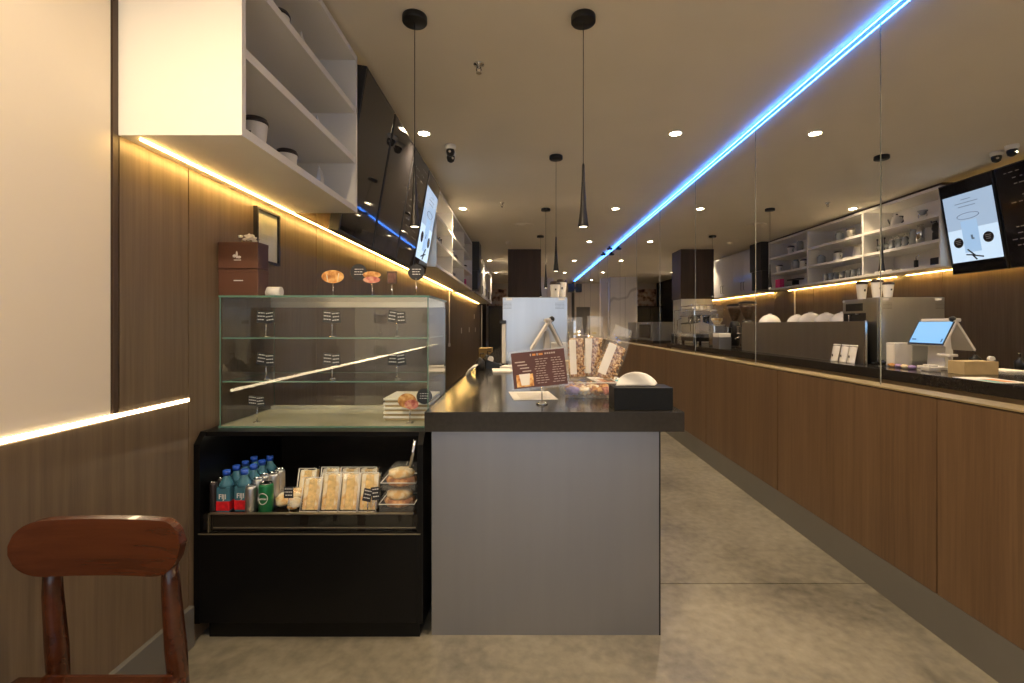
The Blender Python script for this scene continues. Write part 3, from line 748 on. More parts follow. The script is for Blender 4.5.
# coffee bags
for i,y in enumerate((4.30,4.41,4.53)):
    t = thing('coffee_bag',['nearest','middle','farthest'][i]+' white coffee bag of the three leaning on the low steel screen','bag',(.50,y,ZT),group='white coffee bags by the steel screen')
    MB().grid(lambda u,v:(.022*math.sin(PI*min(1,u*1))*(1-v)**.7*1.0+.004-.03*v, -.05+.1*u, .165*v),10,12,.006).build('pouch', PAPER, t)
    MB().box(-.028,-.020,-.05,.05,.15,.156).build('seal', CHROME, t)
    MB().blob((.018,0,.06),(.003,.009,.014),amp=0).build('logo', DINK, t)
# grinders
def mk_grind():
    t = thing('coffee_grinder','','grinder')
    MB().box(-.10,.10,-.14,.14,0,.03,bev=.006).build('base', BLACKP, t)
    MB().lathe([(.075,.03),(.08,.25),(.085,.33),(.07,.40),(.05,.42)],n=24).build('body', BLACKP, t)
    MB().box(.06,.13,-.05,.05,.22,.33,bev=.008).build('dosing_head', CHROME, t)
    MB().tube([(.1,0,.22),(.12,0,.17),(.17,0,.15)],.012).build('portafilter_fork', CHROME, t)
    MB().lathe([(.04,.42),(.06,.46),(.115,.60),(.12,.66),(.0,.66)],n=24,cap=False).build('hopper', GLASS, t)
    MB().lathe([(.035,.425),(.055,.465),(.104,.60),(.106,.63),(0,.635)],n=24).build('beans', BEANS, t)
    MB().lathe([(0,.66),(.124,.66),(.124,.68),(.03,.69),(0,.69)],n=24).build('hopper_lid', BLACKP, t)
    return t
gr = Proto(mk_grind)
gr('black coffee grinder with bean hopper, nearer of the pair past the steel screen', (.28,6.75,ZT), group='black coffee grinders')
gr('black coffee grinder with bean hopper, farther of the pair past the steel screen', (.28,7.15,ZT), group='black coffee grinders',scale=(.95,.95,.97))
t = thing('tall_grinder','tall silver coffee grinder with clear hopper beside the espresso machine','grinder',(.30,7.75,ZT))
MB().box(-.10,.10,-.11,.11,0,.36,bev=.02).build('body', CHROME, t)
MB().lathe([(.05,.36),(.10,.44),(.10,.66),(0,.66)],n=24,cap=False).build('hopper', PLASTIC, t)
MB().lathe([(0,.365),(.05,.365),(.09,.43),(.09,.46),(0,.46)],n=24).build('beans', CREAMF, t)
t = thing('knock_bin','square steel bin with a beige insert in front of the black grinders','bin',(.548,6.98,ZT))
MB().box(-.09,.09,-.12,.12,0,.17,bev=.004).build('bin_body', STEEL, t)
MB().box(-.085,.085,-.115,.115,.17,.23,bev=.006).build('insert', PAPER, t)
# espresso machine
t = thing('espresso_machine','large chrome espresso machine at the far end of the counter','espresso machine',(.10,8.2,ZT))
MB().box(0,.42,0,.75,.12,.20,bev=.01).box(0,.42,0,.75,.50,.62,bev=.02).box(0,.14,.02,.73,.2,.5).build('body', CHROME, t)
MB().box(.14,.40,.03,.72,.06,.12,bev=.005).build('drip_tray', BLACKP, t)
for x in (.05,.37):
    for y in (.06,.69): MB().cyl(.025,0,.12,cx=x,cy=y,n=14).build('foot', BLACKM, t)
for y in (.18,.38,.58):
    g_ = MB().cyl(.04,.40,.50,cx=.28,cy=y,n=20).build('group_head', CHROME, t)
    MB().tube([(.28,y,.40),(.36,y,.385),(.45,y,.37)],.012).build('portafilter', BLACKP, g_)
MB().tube([(.40,.05,.48),(.47,.03,.44),(.47,.02,.24)],.006).tube([(.40,.70,.48),(.47,.72,.44),(.47,.73,.24)],.006).build('steam_wand', CHROME, t)
rail = MB().tube([(.02,.02,.70),(.40,.02,.70),(.40,.73,.70),(.02,.73,.70),(.02,.02,.70)],.006)
for x in (.02,.40):
    for y in (.02,.73): rail.tube([(x,y,.62),(x,y,.70)],.005)
rail.build('cup_rail', CHROME, t)
rnd = random.Random(2)
k=0
for i in range(3):
    for j in range(2):
        x=.10+.10+.12*j; y=8.2+.12+.2*i
        solo('espresso_cup', MB().lathe([(0,0),(.025,0),(.04,.06),(.042,.065),(.036,.062),(.022,.01),(0,.01)],n=18), CUP, ['near','middle','far'][i]+' white cup in the '+['left','right'][j]+' row on top of the espresso machine','cup',(x,y,ZT+.6205),group='cups on the espresso machine')
t = thing('cup_tower','clear plastic cups stacked at the far end of the counter','cups',(.50,9.05,ZT))
t['category']='cups'
for i in range(2): MB().lathe([(.034,0),(.046,.24)],n=18,cx=-.05*i,cy=.10*i).build('stacked_cups', PLASTIC, t)
solo('black_canister', MB().lathe([(0,0),(.06,0),(.065,.16),(.06,.17),(.02,.18),(0,.18)],n=20), BLACKP,'black canister at the far end of the counter beyond the clear cups','canister',(.53,9.22,ZT))
t = thing('glass_guard','upright clear glass guard around the espresso machine','glass guard',(.605,7.98,ZT))
MB().box(0,.008,0,1.0,0,.62).build('pane', GLASS, t)
MB().box(-.002,.010,-.004,0,0,.62).box(-.002,.010,1.0,1.004,0,.62).box(-.002,.01,0,1.0,.62,.626).build('edge', MEDGE, t)
# pillar
t = thing('support_pillar','dark walnut boxed pillar coming down from the ceiling beyond the fridge','pillar',(-.30,9.36,0))
MB().box(0,.66,0,.55,1.79,ZC-.001).build('wood_casing', DARKWOOD, t)
MB().box(.02,.64,.02,.53,0,1.79).build('steel_lower', FSTEEL, t)
# far equipment
t = thing('back_worktop','dark worktop counter along the far wall beyond the pillar','worktop',(-.1,10.4,0))
MB().box(0,.70,0,4.2,0,.86).build('cabinet', OAK, t)
MB().box(-.02,.73,-.02,4.2,.86,.92).build('top', SLAB, t)
t = thing('steel_oven','low steel oven box on the far worktop','oven',(.05,10.7,.9205))
MB().box(0,.52,0,2.4,0,.42,bev=.005).build('body', STEEL, t); MB().box(.52,.53,.1,1.1,.05,.36).build('door', BLKIN, t)
MB().tube([(.53,.15,.38),(.56,.15,.38),(.56,1.05,.38),(.53,1.05,.38)],.008).build('handle', CHROME, t)
t = thing('tall_fridge','tall black fridge in the dark doorway at the back left','fridge',(-1.15,15.6,0))
MB().box(0,.85,0,.7,0,1.9,bev=.01).build('body', BLACK, t)
MB().box(.01,.42,-.02,0,.05,1.86).build('door', BLACKP, t); MB().box(.43,.84,-.02,0,.05,1.86).build('door', BLACKP, t)
t = solo('flower_mural', MB().box(-1.3,-.6,YB-.03,YB+.001,1.95,2.56), MURAL,'bright flower picture high on the back wall above the tall black fridge','picture')
t = thing('floor_cupboard','small tan wooden cupboard standing on the floor at the back of the left aisle','cupboard',(-1.02,10.8,0))
MB().box(0,.30,0,.4,.04,.74,bev=.004).build('body', CARDB, t); MB().box(.01,.29,-.01,0,.06,.72).build('door', CARDB, t)
MB().box(.02,.28,.02,.38,0,.04).build('plinth', BLACKM, t)
t = thing('door_curtain_post','white vertical post at the dark opening at the back left','post',(-1.29,14.42,0)); 
MB().box(0,.04,0,.06,0,1.88).build('post', WHITE, t); MB().box(-.005,.05,-.005,.065,0,.02).build('foot', CHROME, t)

# ============================================================ SHELF OBJECTS
S0,S1,S2 = ZB+.031, 2.1875, 2.4625
G='lidded paper cups on the white shelves'
cup('lidded paper cup on the bottom of the near white shelf, closer to the camera', (-1.02,1.79,S0), group=G, scale=(1.1,1.1,1.08))
cup('lidded paper cup on the bottom of the near white shelf, second from the camera', (-1.05,2.09,S0), group=G, scale=(1.1,1.1,1.0))
cup('lidded paper cup on the top board of the near white shelf', (-1.03,1.98,S2), group=G, scale=(1.1,1.1,1.0))
def card(label,x,y,z,h,w=.11,cat='card'):
    return solo('display_card', MB().poly([(-.02,0),(.02,0),(.002,h),(-.002,h)],w), mat('pale_card',(.62,.63,.66),.3,noise=.03), label, cat, (x,y,z),(0,0,.25), group='white folded cards on the shelves')
card('white folded card on the bottom of the near white shelf beyond the cups', -1.0,2.30,S0,.13)
card('white folded card on the middle board of the near white shelf', -1.02,2.32,S1,.12)
card('white folded card on the top board of the near white shelf', -1.03,2.18,S2,.17)
def onY(px): return 2115/(px-523)
XS=-1.05
for px,z,l in ((847,S2,'top board of the second bay of the far shelf'),(835,S1,'middle board of the second bay of the far shelf'),(788,S2,'top board of the third bay of the far shelf'),(801,S1,'middle board of the third bay of the far shelf'),(776.7,S1,'middle board of the third bay, at its far end')):
    cup('lidded paper cup on the '+l, (XS,onY(px),z), group=G, scale=(1.35,1.35,1.15))
def jar(label,y,z,h=.16,r=.045,m=GLASS,lid=CHROME,x=XS):
    t = thing('glass_jar',label,'jar',(x,y,z),group='glass jars on the far shelf')
    MB().lathe([(0,0),(r,0),(r,h*.8),(r*.7,h*.9),(r*.7,h*.92),(0,h*.92)],n=20).build('jar_body', m, t)
    MB().cyl(r*.75,h*.92,h,n=20).build('lid', lid, t)
PALEG = mat('pale_glass',(.55,.58,.58),.15,noise=.03,trans=.3)
jar('pale glass jar on the top board of the second bay', onY(836),S2,.15,.05,PALEG)
jar('pale glass jar at the far end of the middle board of the second bay', onY(818),S1,.15,.055,PALEG)
jar('tall clear jar on the middle board of the nearest far-shelf bay', onY(909),S1,.20,.04,PALEG)
jar('tall steel canister on the middle board of the nearest far-shelf bay', onY(916),S1,.23,.04,CHROME)
jar('blue tinted jar on the middle board of the third bay', onY(793),S1,.17,.05,PALEG,BLUEL)
jar('pale jar on the top board of the third bay', onY(797),S2,.20,.05,PALEG)
t = thing('gooseneck_kettle','white kettle with black spout and handle on the top board of the nearest far-shelf bay','kettle',(XS,5.72,S2))
MB().lathe([(0,0),(.065,0),(.06,.06),(.045,.12),(.02,.14),(0,.145)],n=24).build('kettle_body', CUP, t)
MB().tube([(0,.06,.03),(0,.11,.06),(0,.14,.12)],.008).build('spout', BLACKP, t)
MB().tube([(0,-.045,.12),(0,-.09,.11),(0,-.095,.05),(0,-.06,.03)],.009).build('handle', BLACKP, t)
MB().blob((0,0,.15),(.012,.012,.012),amp=0).build('lid_knob', BLACKP, t)
t = thing('dripper_stand','small silver dripper stand on the top board of the nearest far-shelf bay, beside the screen','dripper',(XS,5.35,S2))
MB().tube([(0,.05,0),(0,.06,.06),(0,.03,.11),(0,-.03,.11),(0,-.06,.06),(0,-.05,0)],.006).build('wire_frame', CHROME, t)
MB().lathe([(.02,.06),(.05,.11),(.045,.11)],n=20,cap=False).build('cone', PALEG, t)
def siphon(label,y):
    t = thing('siphon_brewer',label,'coffee brewer',(XS,y,S1),group='coffee brewers on the middle board')
    MB().box(-.05,.05,-.045,.045,0,.015,bev=.003).build('base', BLACKM, t)
    MB().tube([(0,.035,.015),(0,.035,.17)],.005).build('stand_rod', BLACKM, t)
    MB().blob((0,-.005,.07),(.035,.035,.035),amp=0,sub=3).build('glass_bulb', PALEG, t)
    MB().blob((0,.035,.175),(.012,.012,.012),amp=0).build('knob', BLACKP, t)
siphon('siphon coffee brewer on the middle board, farther from the screen',6.0); siphon('siphon coffee brewer on the middle board, nearer the french presses',5.88)
for i,y in enumerate((5.80,5.70,5.60)):
    t = thing('french_press',['farthest','middle','nearest'][i]+' glass french press on the middle board of the first far-shelf bay','french press',(XS,y,S1),group='french presses on the middle board')
    MB().lathe([(0,.01),(.03,.01),(.03,.13),(0,.13)],n=18).build('beaker', PALEG, t)
    MB().lathe([(.031,0),(.033,0),(.033,.015),(.031,.015)],n=18).lathe([(0,.13),(.033,.13),(.028,.15),(.005,.155),(.005,.17),(0,.17)],n=18).build('metal_frame', CHROME, t)
    MB().tube([(0,-.03,.12),(0,-.055,.11),(0,-.055,.05),(0,-.03,.04)],.006).build('handle', BLACKP, t)
t = thing('hand_grinder','tall black hand coffee grinder on the middle board beside the lit poster screen','grinder',(XS,5.17,S1))
MB().lathe([(0,0),(.04,0),(.038,.10),(.03,.11),(.045,.14),(.04,.19),(.015,.21),(0,.21)],n=20).build('body', BLACKP, t)
MB().tube([(0,0,.21),(0,0,.225),(0,.07,.225),(0,.07,.25)],.006).build('crank', BLACKM, t)
solo('spice_tin', MB().cyl(.02,0,.13,n=16).cyl(.022,.13,.15,n=16), BLACKP,'slim black tin next to the hand grinder on the middle board','tin',(XS,5.05,S1))
t = thing('kitchen_scale','flat white scale on the bottom board of the nearest far-shelf bay','scale',(XS,5.85,S0))
MB().box(-.07,.07,-.14,.14,0,.03,bev=.004).build('body', PAPER, t); MB().box(-.05,.05,-.12,.08,.03,.036,bev=.002).build('plate', CHROME, t)
t = thing('milk_frother','black and silver frother on the bottom board of the nearest far-shelf bay','frother',(XS,5.44,S0))
MB().cyl(.022,0,.10,n=16).build('body', BLACKP, t); MB().tube([(0,0,.10),(0,0,.14),(0,-.05,.155)],.005).build('arm', CHROME, t)
t = thing('small_appliance','black coffee appliance on the bottom board beside the lit poster screen','appliance',(XS,5.14,S0))
MB().box(-.05,.05,-.08,.06,0,.09,bev=.01).build('body', BLACKP, t); MB().cyl(.03,.09,.15,cy=-.05,n=16).build('tower', BLACKP, t)
t = thing('white_pouch','white pouch bag on the middle board at the near end of the second bay','bag',(XS,6.40,S1))
MB().grid(lambda u,v:(.03*math.sin(PI*u)*(1-v)+.003,-.09+.18*u*(1-.3*v)+.027*v,.15*v),8,8,.01).build('pouch', PAPER, t); MB().box(-.002,.012,-.05,.03,.145,.152).build('seal', PAPER, t)
solo('small_dish', MB().lathe([(0,0),(.03,0),(.05,.03),(.047,.03),(.028,.005),(0,.005)],n=20), CUP,'small white dish on the top board at the far end of the second bay','dish',(XS,7.05,S2))
for i in range(8):
    solo('frosted_glass', MB().lathe([(0,0),(.028,0),(.036,.12),(.034,.12),(.026,.004),(0,.004)],n=16), PALEG, '%s frosted glass from the near end, in the bottom row of the second bay' % ordn[i],'glass',(XS,6.22+.12*i,S0),group='frosted glasses in a row')
solo('pink_box', MB().box(-.04,.04,-.07,.07,0,.16,bev=.003), PINK,'bright pink box at the far end of the bottom board of the far shelf','box',(XS,8.33,S0))
solo('dark_tray', MB().box(-.06,.06,-.15,.15,0,.02,bev=.004).box(-.06,.06,-.15,.15,.1,.12,bev=.004).box(-.05,.05,-.02,.02,.02,.1), BLACKP,'low dark two-tier tray on the bottom board of the third bay','tray',(XS,7.85,S0))

# ============================================================ DISPLAY FRIDGE (black, below)
t = thing('display_fridge','black open-front display fridge of drinks and sandwiches under the glass pastry case','display fridge',(0,1.88,0))
x0,x1=-1.3175,-.400
side=[(0,.074),(0,.79),(.04,.835),(.67,.835),(.67,.074)]
Ms = lambda x: Matrix.Translation((x,0,0))@Matrix.Rotation(PI/2,4,'Z')
for xa in (x0+.024,x1): # extrude along -X after rotation
    MB().poly([(y,z) for y,z in side],.024,M=Ms(xa)).build('side_panel', BLACK, t)
MB().box(x0+.024,x1-.024,.12,.67,.815,.835).box(x0+.024,x1-.024,.035,.12,.818,.835).build('top_panel', BLACK, t)
MB().box(x0+.024,x1-.024,0.0,.022,.078,.437,bev=.002).build('front_panel', BLACK, t)
MB().box(x0+.024,x1-.024,.64,.665,.074,.815).build('back_panel', BLKIN, t)
MB().box(x0+.024,x1-.024,.022,.64,.44,.502).build('deck', BLKIN, t)
MB().box(x0+.04,x1-.02,.035,.6,0,.074).build('plinth', BLACK, t)
MB().box(x0+.06,x1-.045,.006,.012,.437,.512).build('guard_glass', GLASS, t)
m_=MB().box(x0+.055,x1-.04,.003,.015,.511,.515).box(x0+.055,x0+.059,.003,.015,.437,.515)
m_.build('guard_rail', mat('dull_brass',(.30,.27,.20),.35,.8,noise=.05), t)
MB().box(x0+.08,x1-.03,-.003,0,.458,.462).box(x0+.02,x1-.01,-.004,0,.432,.436).build('edge_trim', mat('dull_brass',(.3,.27,.2),.3), t)
MB().tube([(x1-.05,-.004,.70),(x1-.03,-.004,.81)],.006).build('hinge_arm', CHROME, t)
lt = MB().box(x0+.08,x1-.08,.14,.16,.806,.8145).build('lamp_bar', mat('case_led',(1,.9,.7),.5,emit=(1,.86,.62),es=9,noise=.001), t)
DZ=.5025; FY=1.88
# water bottles
def mk_water():
    t = thing('water_bottle','','bottle')
    MB().box(-.027,.027,-.027,.027,0,.105,bev=.006).lathe([(.030,.100),(.027,.115),(.014,.138),(.0125,.150),(0,.150)],n=18).build('bottle_body', WATER, t)
    MB().cyl(.0145,.147,.167,n=18).build('cap', BLUECAP, t)
    MB().box(-.0275,.0275,-.0282,.0275,.008,.048,bev=.004).build('red_label', REDLAB, t)
    MB().text('FIJI',.026,Matrix.Translation((0,-.0285,.066))@Matrix.Rotation(PI/2,4,'X')@Matrix.Scale(1.1,4,(0,1,0))).build('lettering', INK, t)
    return t
wb = Proto(mk_water)
for c,(x,y0) in enumerate(((-1.226,1.945),(-1.160,1.957))):
    for r in range(4):
        wb('blue-capped water bottle, %s in the %s row going back in the fridge' % (['front','second','third','rearmost'][r],['left','right'][c]), (x,y0+.066*r,DZ), group='blue-capped water bottles')
def mk_can(m,h=.118,r=.027):
    def f():
        t = thing('drink_can','','can')
        MB().lathe([(0,0),(r*.8,0),(r,.008),(r,h-.012),(r*.85,h-.002)],n=22).build('can_body', m, t)
        MB().lathe([(r*.85,h-.002),(r*.87,h),(r*.8,h),(r*.76,h-.004),(0,h-.004)],n=22).build('lid', CHROME, t)
        return t
    return f
slim = Proto(mk_can(mat('dark_can',(.06,.045,.05),.3,.5,noise=.2),.135,.021))
for r in range(4): slim('slim dark can, %s in the row at the left edge of the fridge' % ['front','second','third','rearmost'][r], (-1.2535-.0005,1.925+.05*r-.008,DZ), group='slim dark cans') if False else slim('slim dark can, %s in the row against the left side of the fridge' % ['front','second','third','rearmost'][r], (-1.2795+.027,1.905+.0*r+.0,DZ), group='slim dark cans') if False else None
silver = Proto(mk_can(CANSIL,.112,.022))
silver('silver can standing in front between the water bottle and the green can', (-1.112,1.923,DZ))
def mk_green():
    t = mk_can(GREENC,.122,.028)()
    m_=MB(); m_.tube([(.018*math.cos(a*PI/10),-.0285+.006*abs(math.cos(a*PI/10))**2,.065+.022*math.sin(a*PI/10)) for a in range(21)],.0013,6)
    m_.text('perrier',.013,Matrix.Translation((0,-.029,.065))@Matrix.Rotation(PI/2,4,'X'))
    m_.build('emblem', INK, t); return t
mk_green.o=None
gc = Proto(mk_green)
gc('green sparkling water can with a white ring emblem at the front of the fridge', (-1.052,1.925,DZ))
for r in range(2):
    silver('tall silver can, %s behind the green can' % ['first','second'][r], (-1.050,1.980+.048*r,DZ), group='silver cans behind the green can', scale=(1,1,1.30))
    silver('silver can, %s behind the short silver can at the front' % ['first','second'][r], (-1.110,1.972+.048*r,DZ), group='silver cans behind the front silver can', scale=(1,1,1.12))
# left reflected-looking dark cans along the inner left wall
dk = Proto(mk_can(mat('dark_can2',(.05,.04,.045),.3,.6,noise=.2),.125,.0135*1.0))
for r in range(5):
    dk('slim dark can, %s in the row against the left side of the fridge' % ['front','second','third','fourth','rearmost'][r], (-1.2685+.001,1.925+.05*r,DZ), group='slim dark cans')
# pastry bag
t = thing('pastry_pack','clear pack of yellow pastries between the cans and the sandwiches','pastry pack',(-.978,1.985,DZ))
MB().blob((0,0,.04),(.068,.055,.040),seed=9,amp=.06,sub=3).build('wrapper', PLASTIC, t)
MB().blob((-.03,-.01,.034),(.03,.035,.028),seed=1,amp=.08).blob((.022,-.02,.024),(.030,.03,.022),seed=2,amp=.08).blob((.01,.02,.05),(.04,.025,.022),seed=3,amp=.08).build('pastries', CREAMF, t)
MB().blob((.02,-.035,.012),(.022,.012,.011),seed=4,amp=.1).build('filling', BREAD, t)
# sandwiches
def mk_sand():
    t = thing('boxed_sandwich','','sandwich')
    R = Matrix.Rotation(math.radians(-14),4,'X')
    h=.165; w=.036; d_=.055
    MB().box(-w,w,0,d_,0,h,M=R,bev=.004).build('clear_box', PLASTIC, t)
    rim=MB()
    for a,b in (((-w,0,0),(-w,0,h)),((w,0,0),(w,0,h)),((-w,0,h),(w,0,h)),((-w,0,0),(w,0,0))): rim.tube([R@Vector(a),R@Vector(b)],.0018,6)
    rim.build('box_rim', mat('acrylic_edge',(.75,.72,.66),.2), t)
    MB().box(-w+.004,-w+.020,.005,d_-.006,.006,h-.008,M=R,bev=.005).box(w-.020,w-.004,.005,d_-.006,.006,h-.008,M=R,bev=.005).build('bread', CREAMF, t)
    MB().box(-w+.020,w-.020,.008,d_-.01,.006,h-.012,M=R,bev=.003).build('filling', mat('egg_filling',(.82,.58,.22),.5,noise=.25,nscale=60), t)
    return t
sw = Proto(mk_sand)
for i,(px,sc,yy) in enumerate(((312,.80,1.93),(331,.93,1.93),(350,.93,1.93),(369,.93,1.93))):
    sw(['leftmost, shorter','second from left','third from left','rightmost'][i]+' boxed sandwich standing in the black fridge', ((px-523)/470*1.96,yy,DZ+.001), group='boxed sandwiches standing in the fridge', scale=(1.04,1,sc))
for i,(px,yy) in enumerate(((306,2.03),(327,2.05),(347,2.05),(366,2.05))):
    sw('boxed sandwich in the rear row, behind the '+['leftmost','second','third','rightmost'][i]+' front one', ((px-523)/470*2.03-.01,yy,DZ+.001), group='rear row of boxed sandwiches', scale=(1.04,1,.84))
def mk_clam():
    t = thing('pastry_clamshell','','pastry box')
    def prof(s): return [(-.068*s,0),(.068*s,0),(.072*s,.03),(.066*s,.055),(.045*s,.082),(-.045*s,.082),(-.066*s,.055),(-.072*s,.03)]
    MB().poly(prof(1),.13).build('clear_shell', PLASTIC, t)
    MB().tube([(-.073,0,.03),(.073,0,.03),(.073,.13,.03),(-.073,.13,.03),(-.073,0,.03)],.0022,6).build('rim', mat('acrylic_edge',(.75,.72,.66),.2), t)
    MB().blob((0,.06,.026),(.064,.056,.026),seed=5,amp=.07,sub=3).build('pastry', BREAD, t)
    MB().blob((.0,.055,.056),(.056,.050,.022),seed=6,amp=.08,sub=3).build('topping', CREAMF, t)
    return t
cl = Proto(mk_clam)
cl('clear pastry box at the right of the black fridge, lower of the stack of two', (-.520,1.93,DZ+.001), group='stacked clear pastry boxes')
cl('clear pastry box at the right of the black fridge, upper of the stack of two', (-.515,1.94,DZ+.085), group='stacked clear pastry boxes')
# black tags in the fridge
def marks(mb, w, h, y, seed, z0=0, n=3):
    rnd = random.Random(seed)
    for r in range(n):
        x = -w*.42+rnd.uniform(0,w*.1); z = z0+h*(.30-.28*r)
        while x < w*.36:
            wd = rnd.uniform(w*.1,w*.26); mb.box(x,min(x+wd,w*.42),y-.0006,y,z,z+h*.075); x += wd+w*.06
def tagthing(name,label,x,y,z,w,h,stem,tilt=0,rz=0,seed=1,group=None,cat='price tag',tx=0):
    t = thing(name,label,cat,(x,y,z),rz,group)
    MB().lathe([(0,0),(.016,0),(.016,.003),(.006,.006),(0,.006)],n=18).build('base', CHROME, t)
    MB().cyl(.0022,.005,stem+.004,n=8).lathe([(.0016,stem*.42),(.004,stem*.5),(.0016,stem*.58)],n=8,cap=False).build('stem', CHROME, t)
    M_ = Matrix.Translation((tx,-.003,stem+h*.42))@Matrix.Rotation(tilt,4,'Y')
    parts = [(M_,w)] if w < .06 else [(M_@Matrix.Translation((-w*.24,0,.002))@Matrix.Rotation(.10,4,'Y'),w*.5),(M_@Matrix.Translation((w*.25,-.003,-.001))@Matrix.Rotation(-.10,4,'Y'),w*.5)]
    for q,(mm,ww) in enumerate(parts):
        b_ = MB().box(-ww/2,ww/2,-.001,.001,-h/2,h/2,M=mm).build('board', CHALK, t)
        m_ = MB(); marks(m_,ww,h,-.0012,seed+50*q); bmesh.ops.transform(m_.bm,matrix=mm,verts=m_.bm.verts); m_.build('chalk_writing', INK, b_)
    return t
tagthing('price_tag','small black price tag above the pastry pack in the black fridge',-.952,1.912,DZ,.038,.045,.068,seed=3)
tagthing('price_tag','small black tilted price tag at the right of the standing sandwiches, left of its twin',-.632,1.912,DZ,.034,.052,.055,tilt=.2,seed=4)
tagthing('price_tag','small black tilted price tag at the right of the standing sandwiches, right of its twin',-.600,1.916,DZ,.034,.052,.060,tilt=-.12,seed=5)

# ============================================================ GLASS PASTRY CASE
gx0,gx1,gy0,gy1 = -1.283,-.400,1.99,2.42
Z0,Z1 = .8355,1.395
t = thing('glass_pastry_case','three-level glass pastry case standing on the black display fridge','pastry case',(0,gy0,Z0))
hh = Z1-Z0; DD = gy1-gy0
fg = MB().box(gx0,gx1,0,.006,.008,hh-.008).build('front_glass', CASEGL, t)
MB().box(gx0,gx0+.006,.007,DD,.008,hh-.008).build('side_glass', CASEGL, t)
MB().box(gx1-.006,gx1,.007,DD,.008,hh-.008).build('side_glass', CASEGL, t)
MB().box(gx0-.004,gx1+.004,-.002,DD,hh-.0075,hh).build('top_glass', CASEGL, t)
MB().box(gx0-.004,gx1+.004,-.002,DD,0,.007).build('base_plate', mat('pale_base',(.42,.42,.34),.2,noise=.05,spec=.6), t)
xm = (gx0+gx1)/2
MB().box(gx0+.01,xm+.12,DD-.006,DD-.002,.01,hh-.01).build('sliding_door', CASEGL, t)
MB().box(xm-.02,gx1-.008,DD-.014,DD-.010,.01,hh-.01).build('sliding_door', glassmat('door_glass',(.93,.93,.92),.08,0,.05), t)
MB().box(gx0,gx1,DD-.03,DD,hh-.035,hh-.008).build('door_rail', mat('pale_metal',(.7,.68,.62),.35,.6,noise=.03), t)
MB().box(gx0,gx1,DD-.03,DD,.007,.022).build('door_rail', mat('pale_metal',(.7,.68,.62),.35), t)
for z in (1.215,1.03):
    s_ = MB().box(gx0+.007,gx1-.007,.007,DD-.035,z-Z0-.004,z-Z0+.002).build('glass_shelf', CASEGL, t)
    MB().box(gx0+.007,gx1-.007,.0055,.0075,z-Z0-.004,z-Z0+.002).box(gx0+.006,gx0+.008,.008,DD-.035,z-Z0-.004,z-Z0+.002).box(gx0+.007,gx1-.007,DD-.036,DD-.034,z-Z0-.004,z-Z0+.002).build('shelf_edge', GEDGE, s_)
ed = MB()
for x in (gx0,gx1-.004):
    ed.box(x,x+.004,-.003,0,.007,hh-.0075)
    ed.box(x,x+.003,DD,DD+.002,.007,hh-.0075)
ed.box(gx0-.004,gx1+.004,-.0045,-.002,hh-.0085,hh+.0005).box(gx0-.004,gx1+.004,-.004,-.002,0,.007)
ed.box(gx1+.004,gx1+.006,-.002,DD,hh-.0085,hh)
ed.build('glass_edge', GEDGE, t)
sh = (1.2175,1.0325)
for r,z in enumerate(sh):
    for c,px in enumerate((266,332,397)):
        Yt=2.06
        tagthing('price_tag','black chalk price tag on the %s glass shelf, %s' % (['upper','lower'][r],['leftmost of three','in the middle','rightmost of three'][c]),(px-523)/470*Yt,Yt,z,.078,.052,.065,tilt=[-.05,.0,.06][c]*(1 if r==0 else -1),seed=20+r*3+c,group='chalk price tags on the glass shelves')
tagthing('price_tag','black chalk price tag on the case floor, at the lower left',(257-523)/470*2.06,2.06,Z0+.0075,.074,.045,.075,seed=31)
# box stack behind in case
for i in range(5):
    t = thing('paper_carton','white flat paper box in the glass case, '+['bottom','second from bottom','middle','second from top','top'][i]+' of the stack','box',(-.524,2.20,Z0+.0075+.0200*i),group='white flat boxes stacked in the glass case')
    MB().box(-.094,.108,-.096,.12,0,.010,bev=.002).build('tray', CARDB, t)
    MB().box(-.10,.114,-.102,.122,.0102,.0197,bev=.001).build('lid', PAPER, t)
# cut-out signs
def cutout(label,x,y,z,stem,build,rz=0,name='pastry_sign'):
    t = thing(name,label,'sign',(x,y,z),rz)
    MB().lathe([(0,0),(.018,0),(.018,.003),(.006,.006),(0,.006)],n=18).build('base', CHROME, t)
    MB().cyl(.0018,.005,stem+.008,n=8).lathe([(.0018,stem*.4),(.0045,stem*.5),(.0018,stem*.6)],n=8,cap=False).build('stem', CHROME, t)
    build(t,stem); return t
def disc(t,cx,cz,r,m,name='disc',d=.003,y=-.002,sz=1):
    return MB().cyl(r,-d/2,d/2,n=28,M=Matrix.Translation((cx,y,cz))@Matrix.Rotation(PI/2,4,'X')@Matrix.Diagonal((1,sz,1,1))).build(name,m,t)
def rtag(t,cx,cz,r=.037,y=.004,seed=1):
    o = disc(t,cx,cz,r,CHALK,'round_tag',y=y)
    m_ = MB(); marks(m_,r*1.4,r*1.1,y-.0016,seed,0,3)
    bmesh.ops.transform(m_.bm,matrix=Matrix.Translation((cx,0,cz)),verts=m_.bm.verts); m_.build('tag_writing', INK, o)
def sgA(t,s):
    disc(t,0,s+.035,.050,BREAD,'bread_picture',sz=.58)
    m_=MB()
    for x in (-.022,.022): m_.tube([(x,-.0042,s+.012),(x*1.25,-.0042,s+.05)],.0022,6)
    m_.build('icing', CREAMF, t)
def sgB(t,s):
    disc(t,0,s+.048,.040,BREAD,'bun_picture',sz=.40); disc(t,0,s+.026,.038,PINKF,'filling_picture',sz=.38,y=-.0035); rtag(t,-.062,s+.060,seed=2,y=.006)
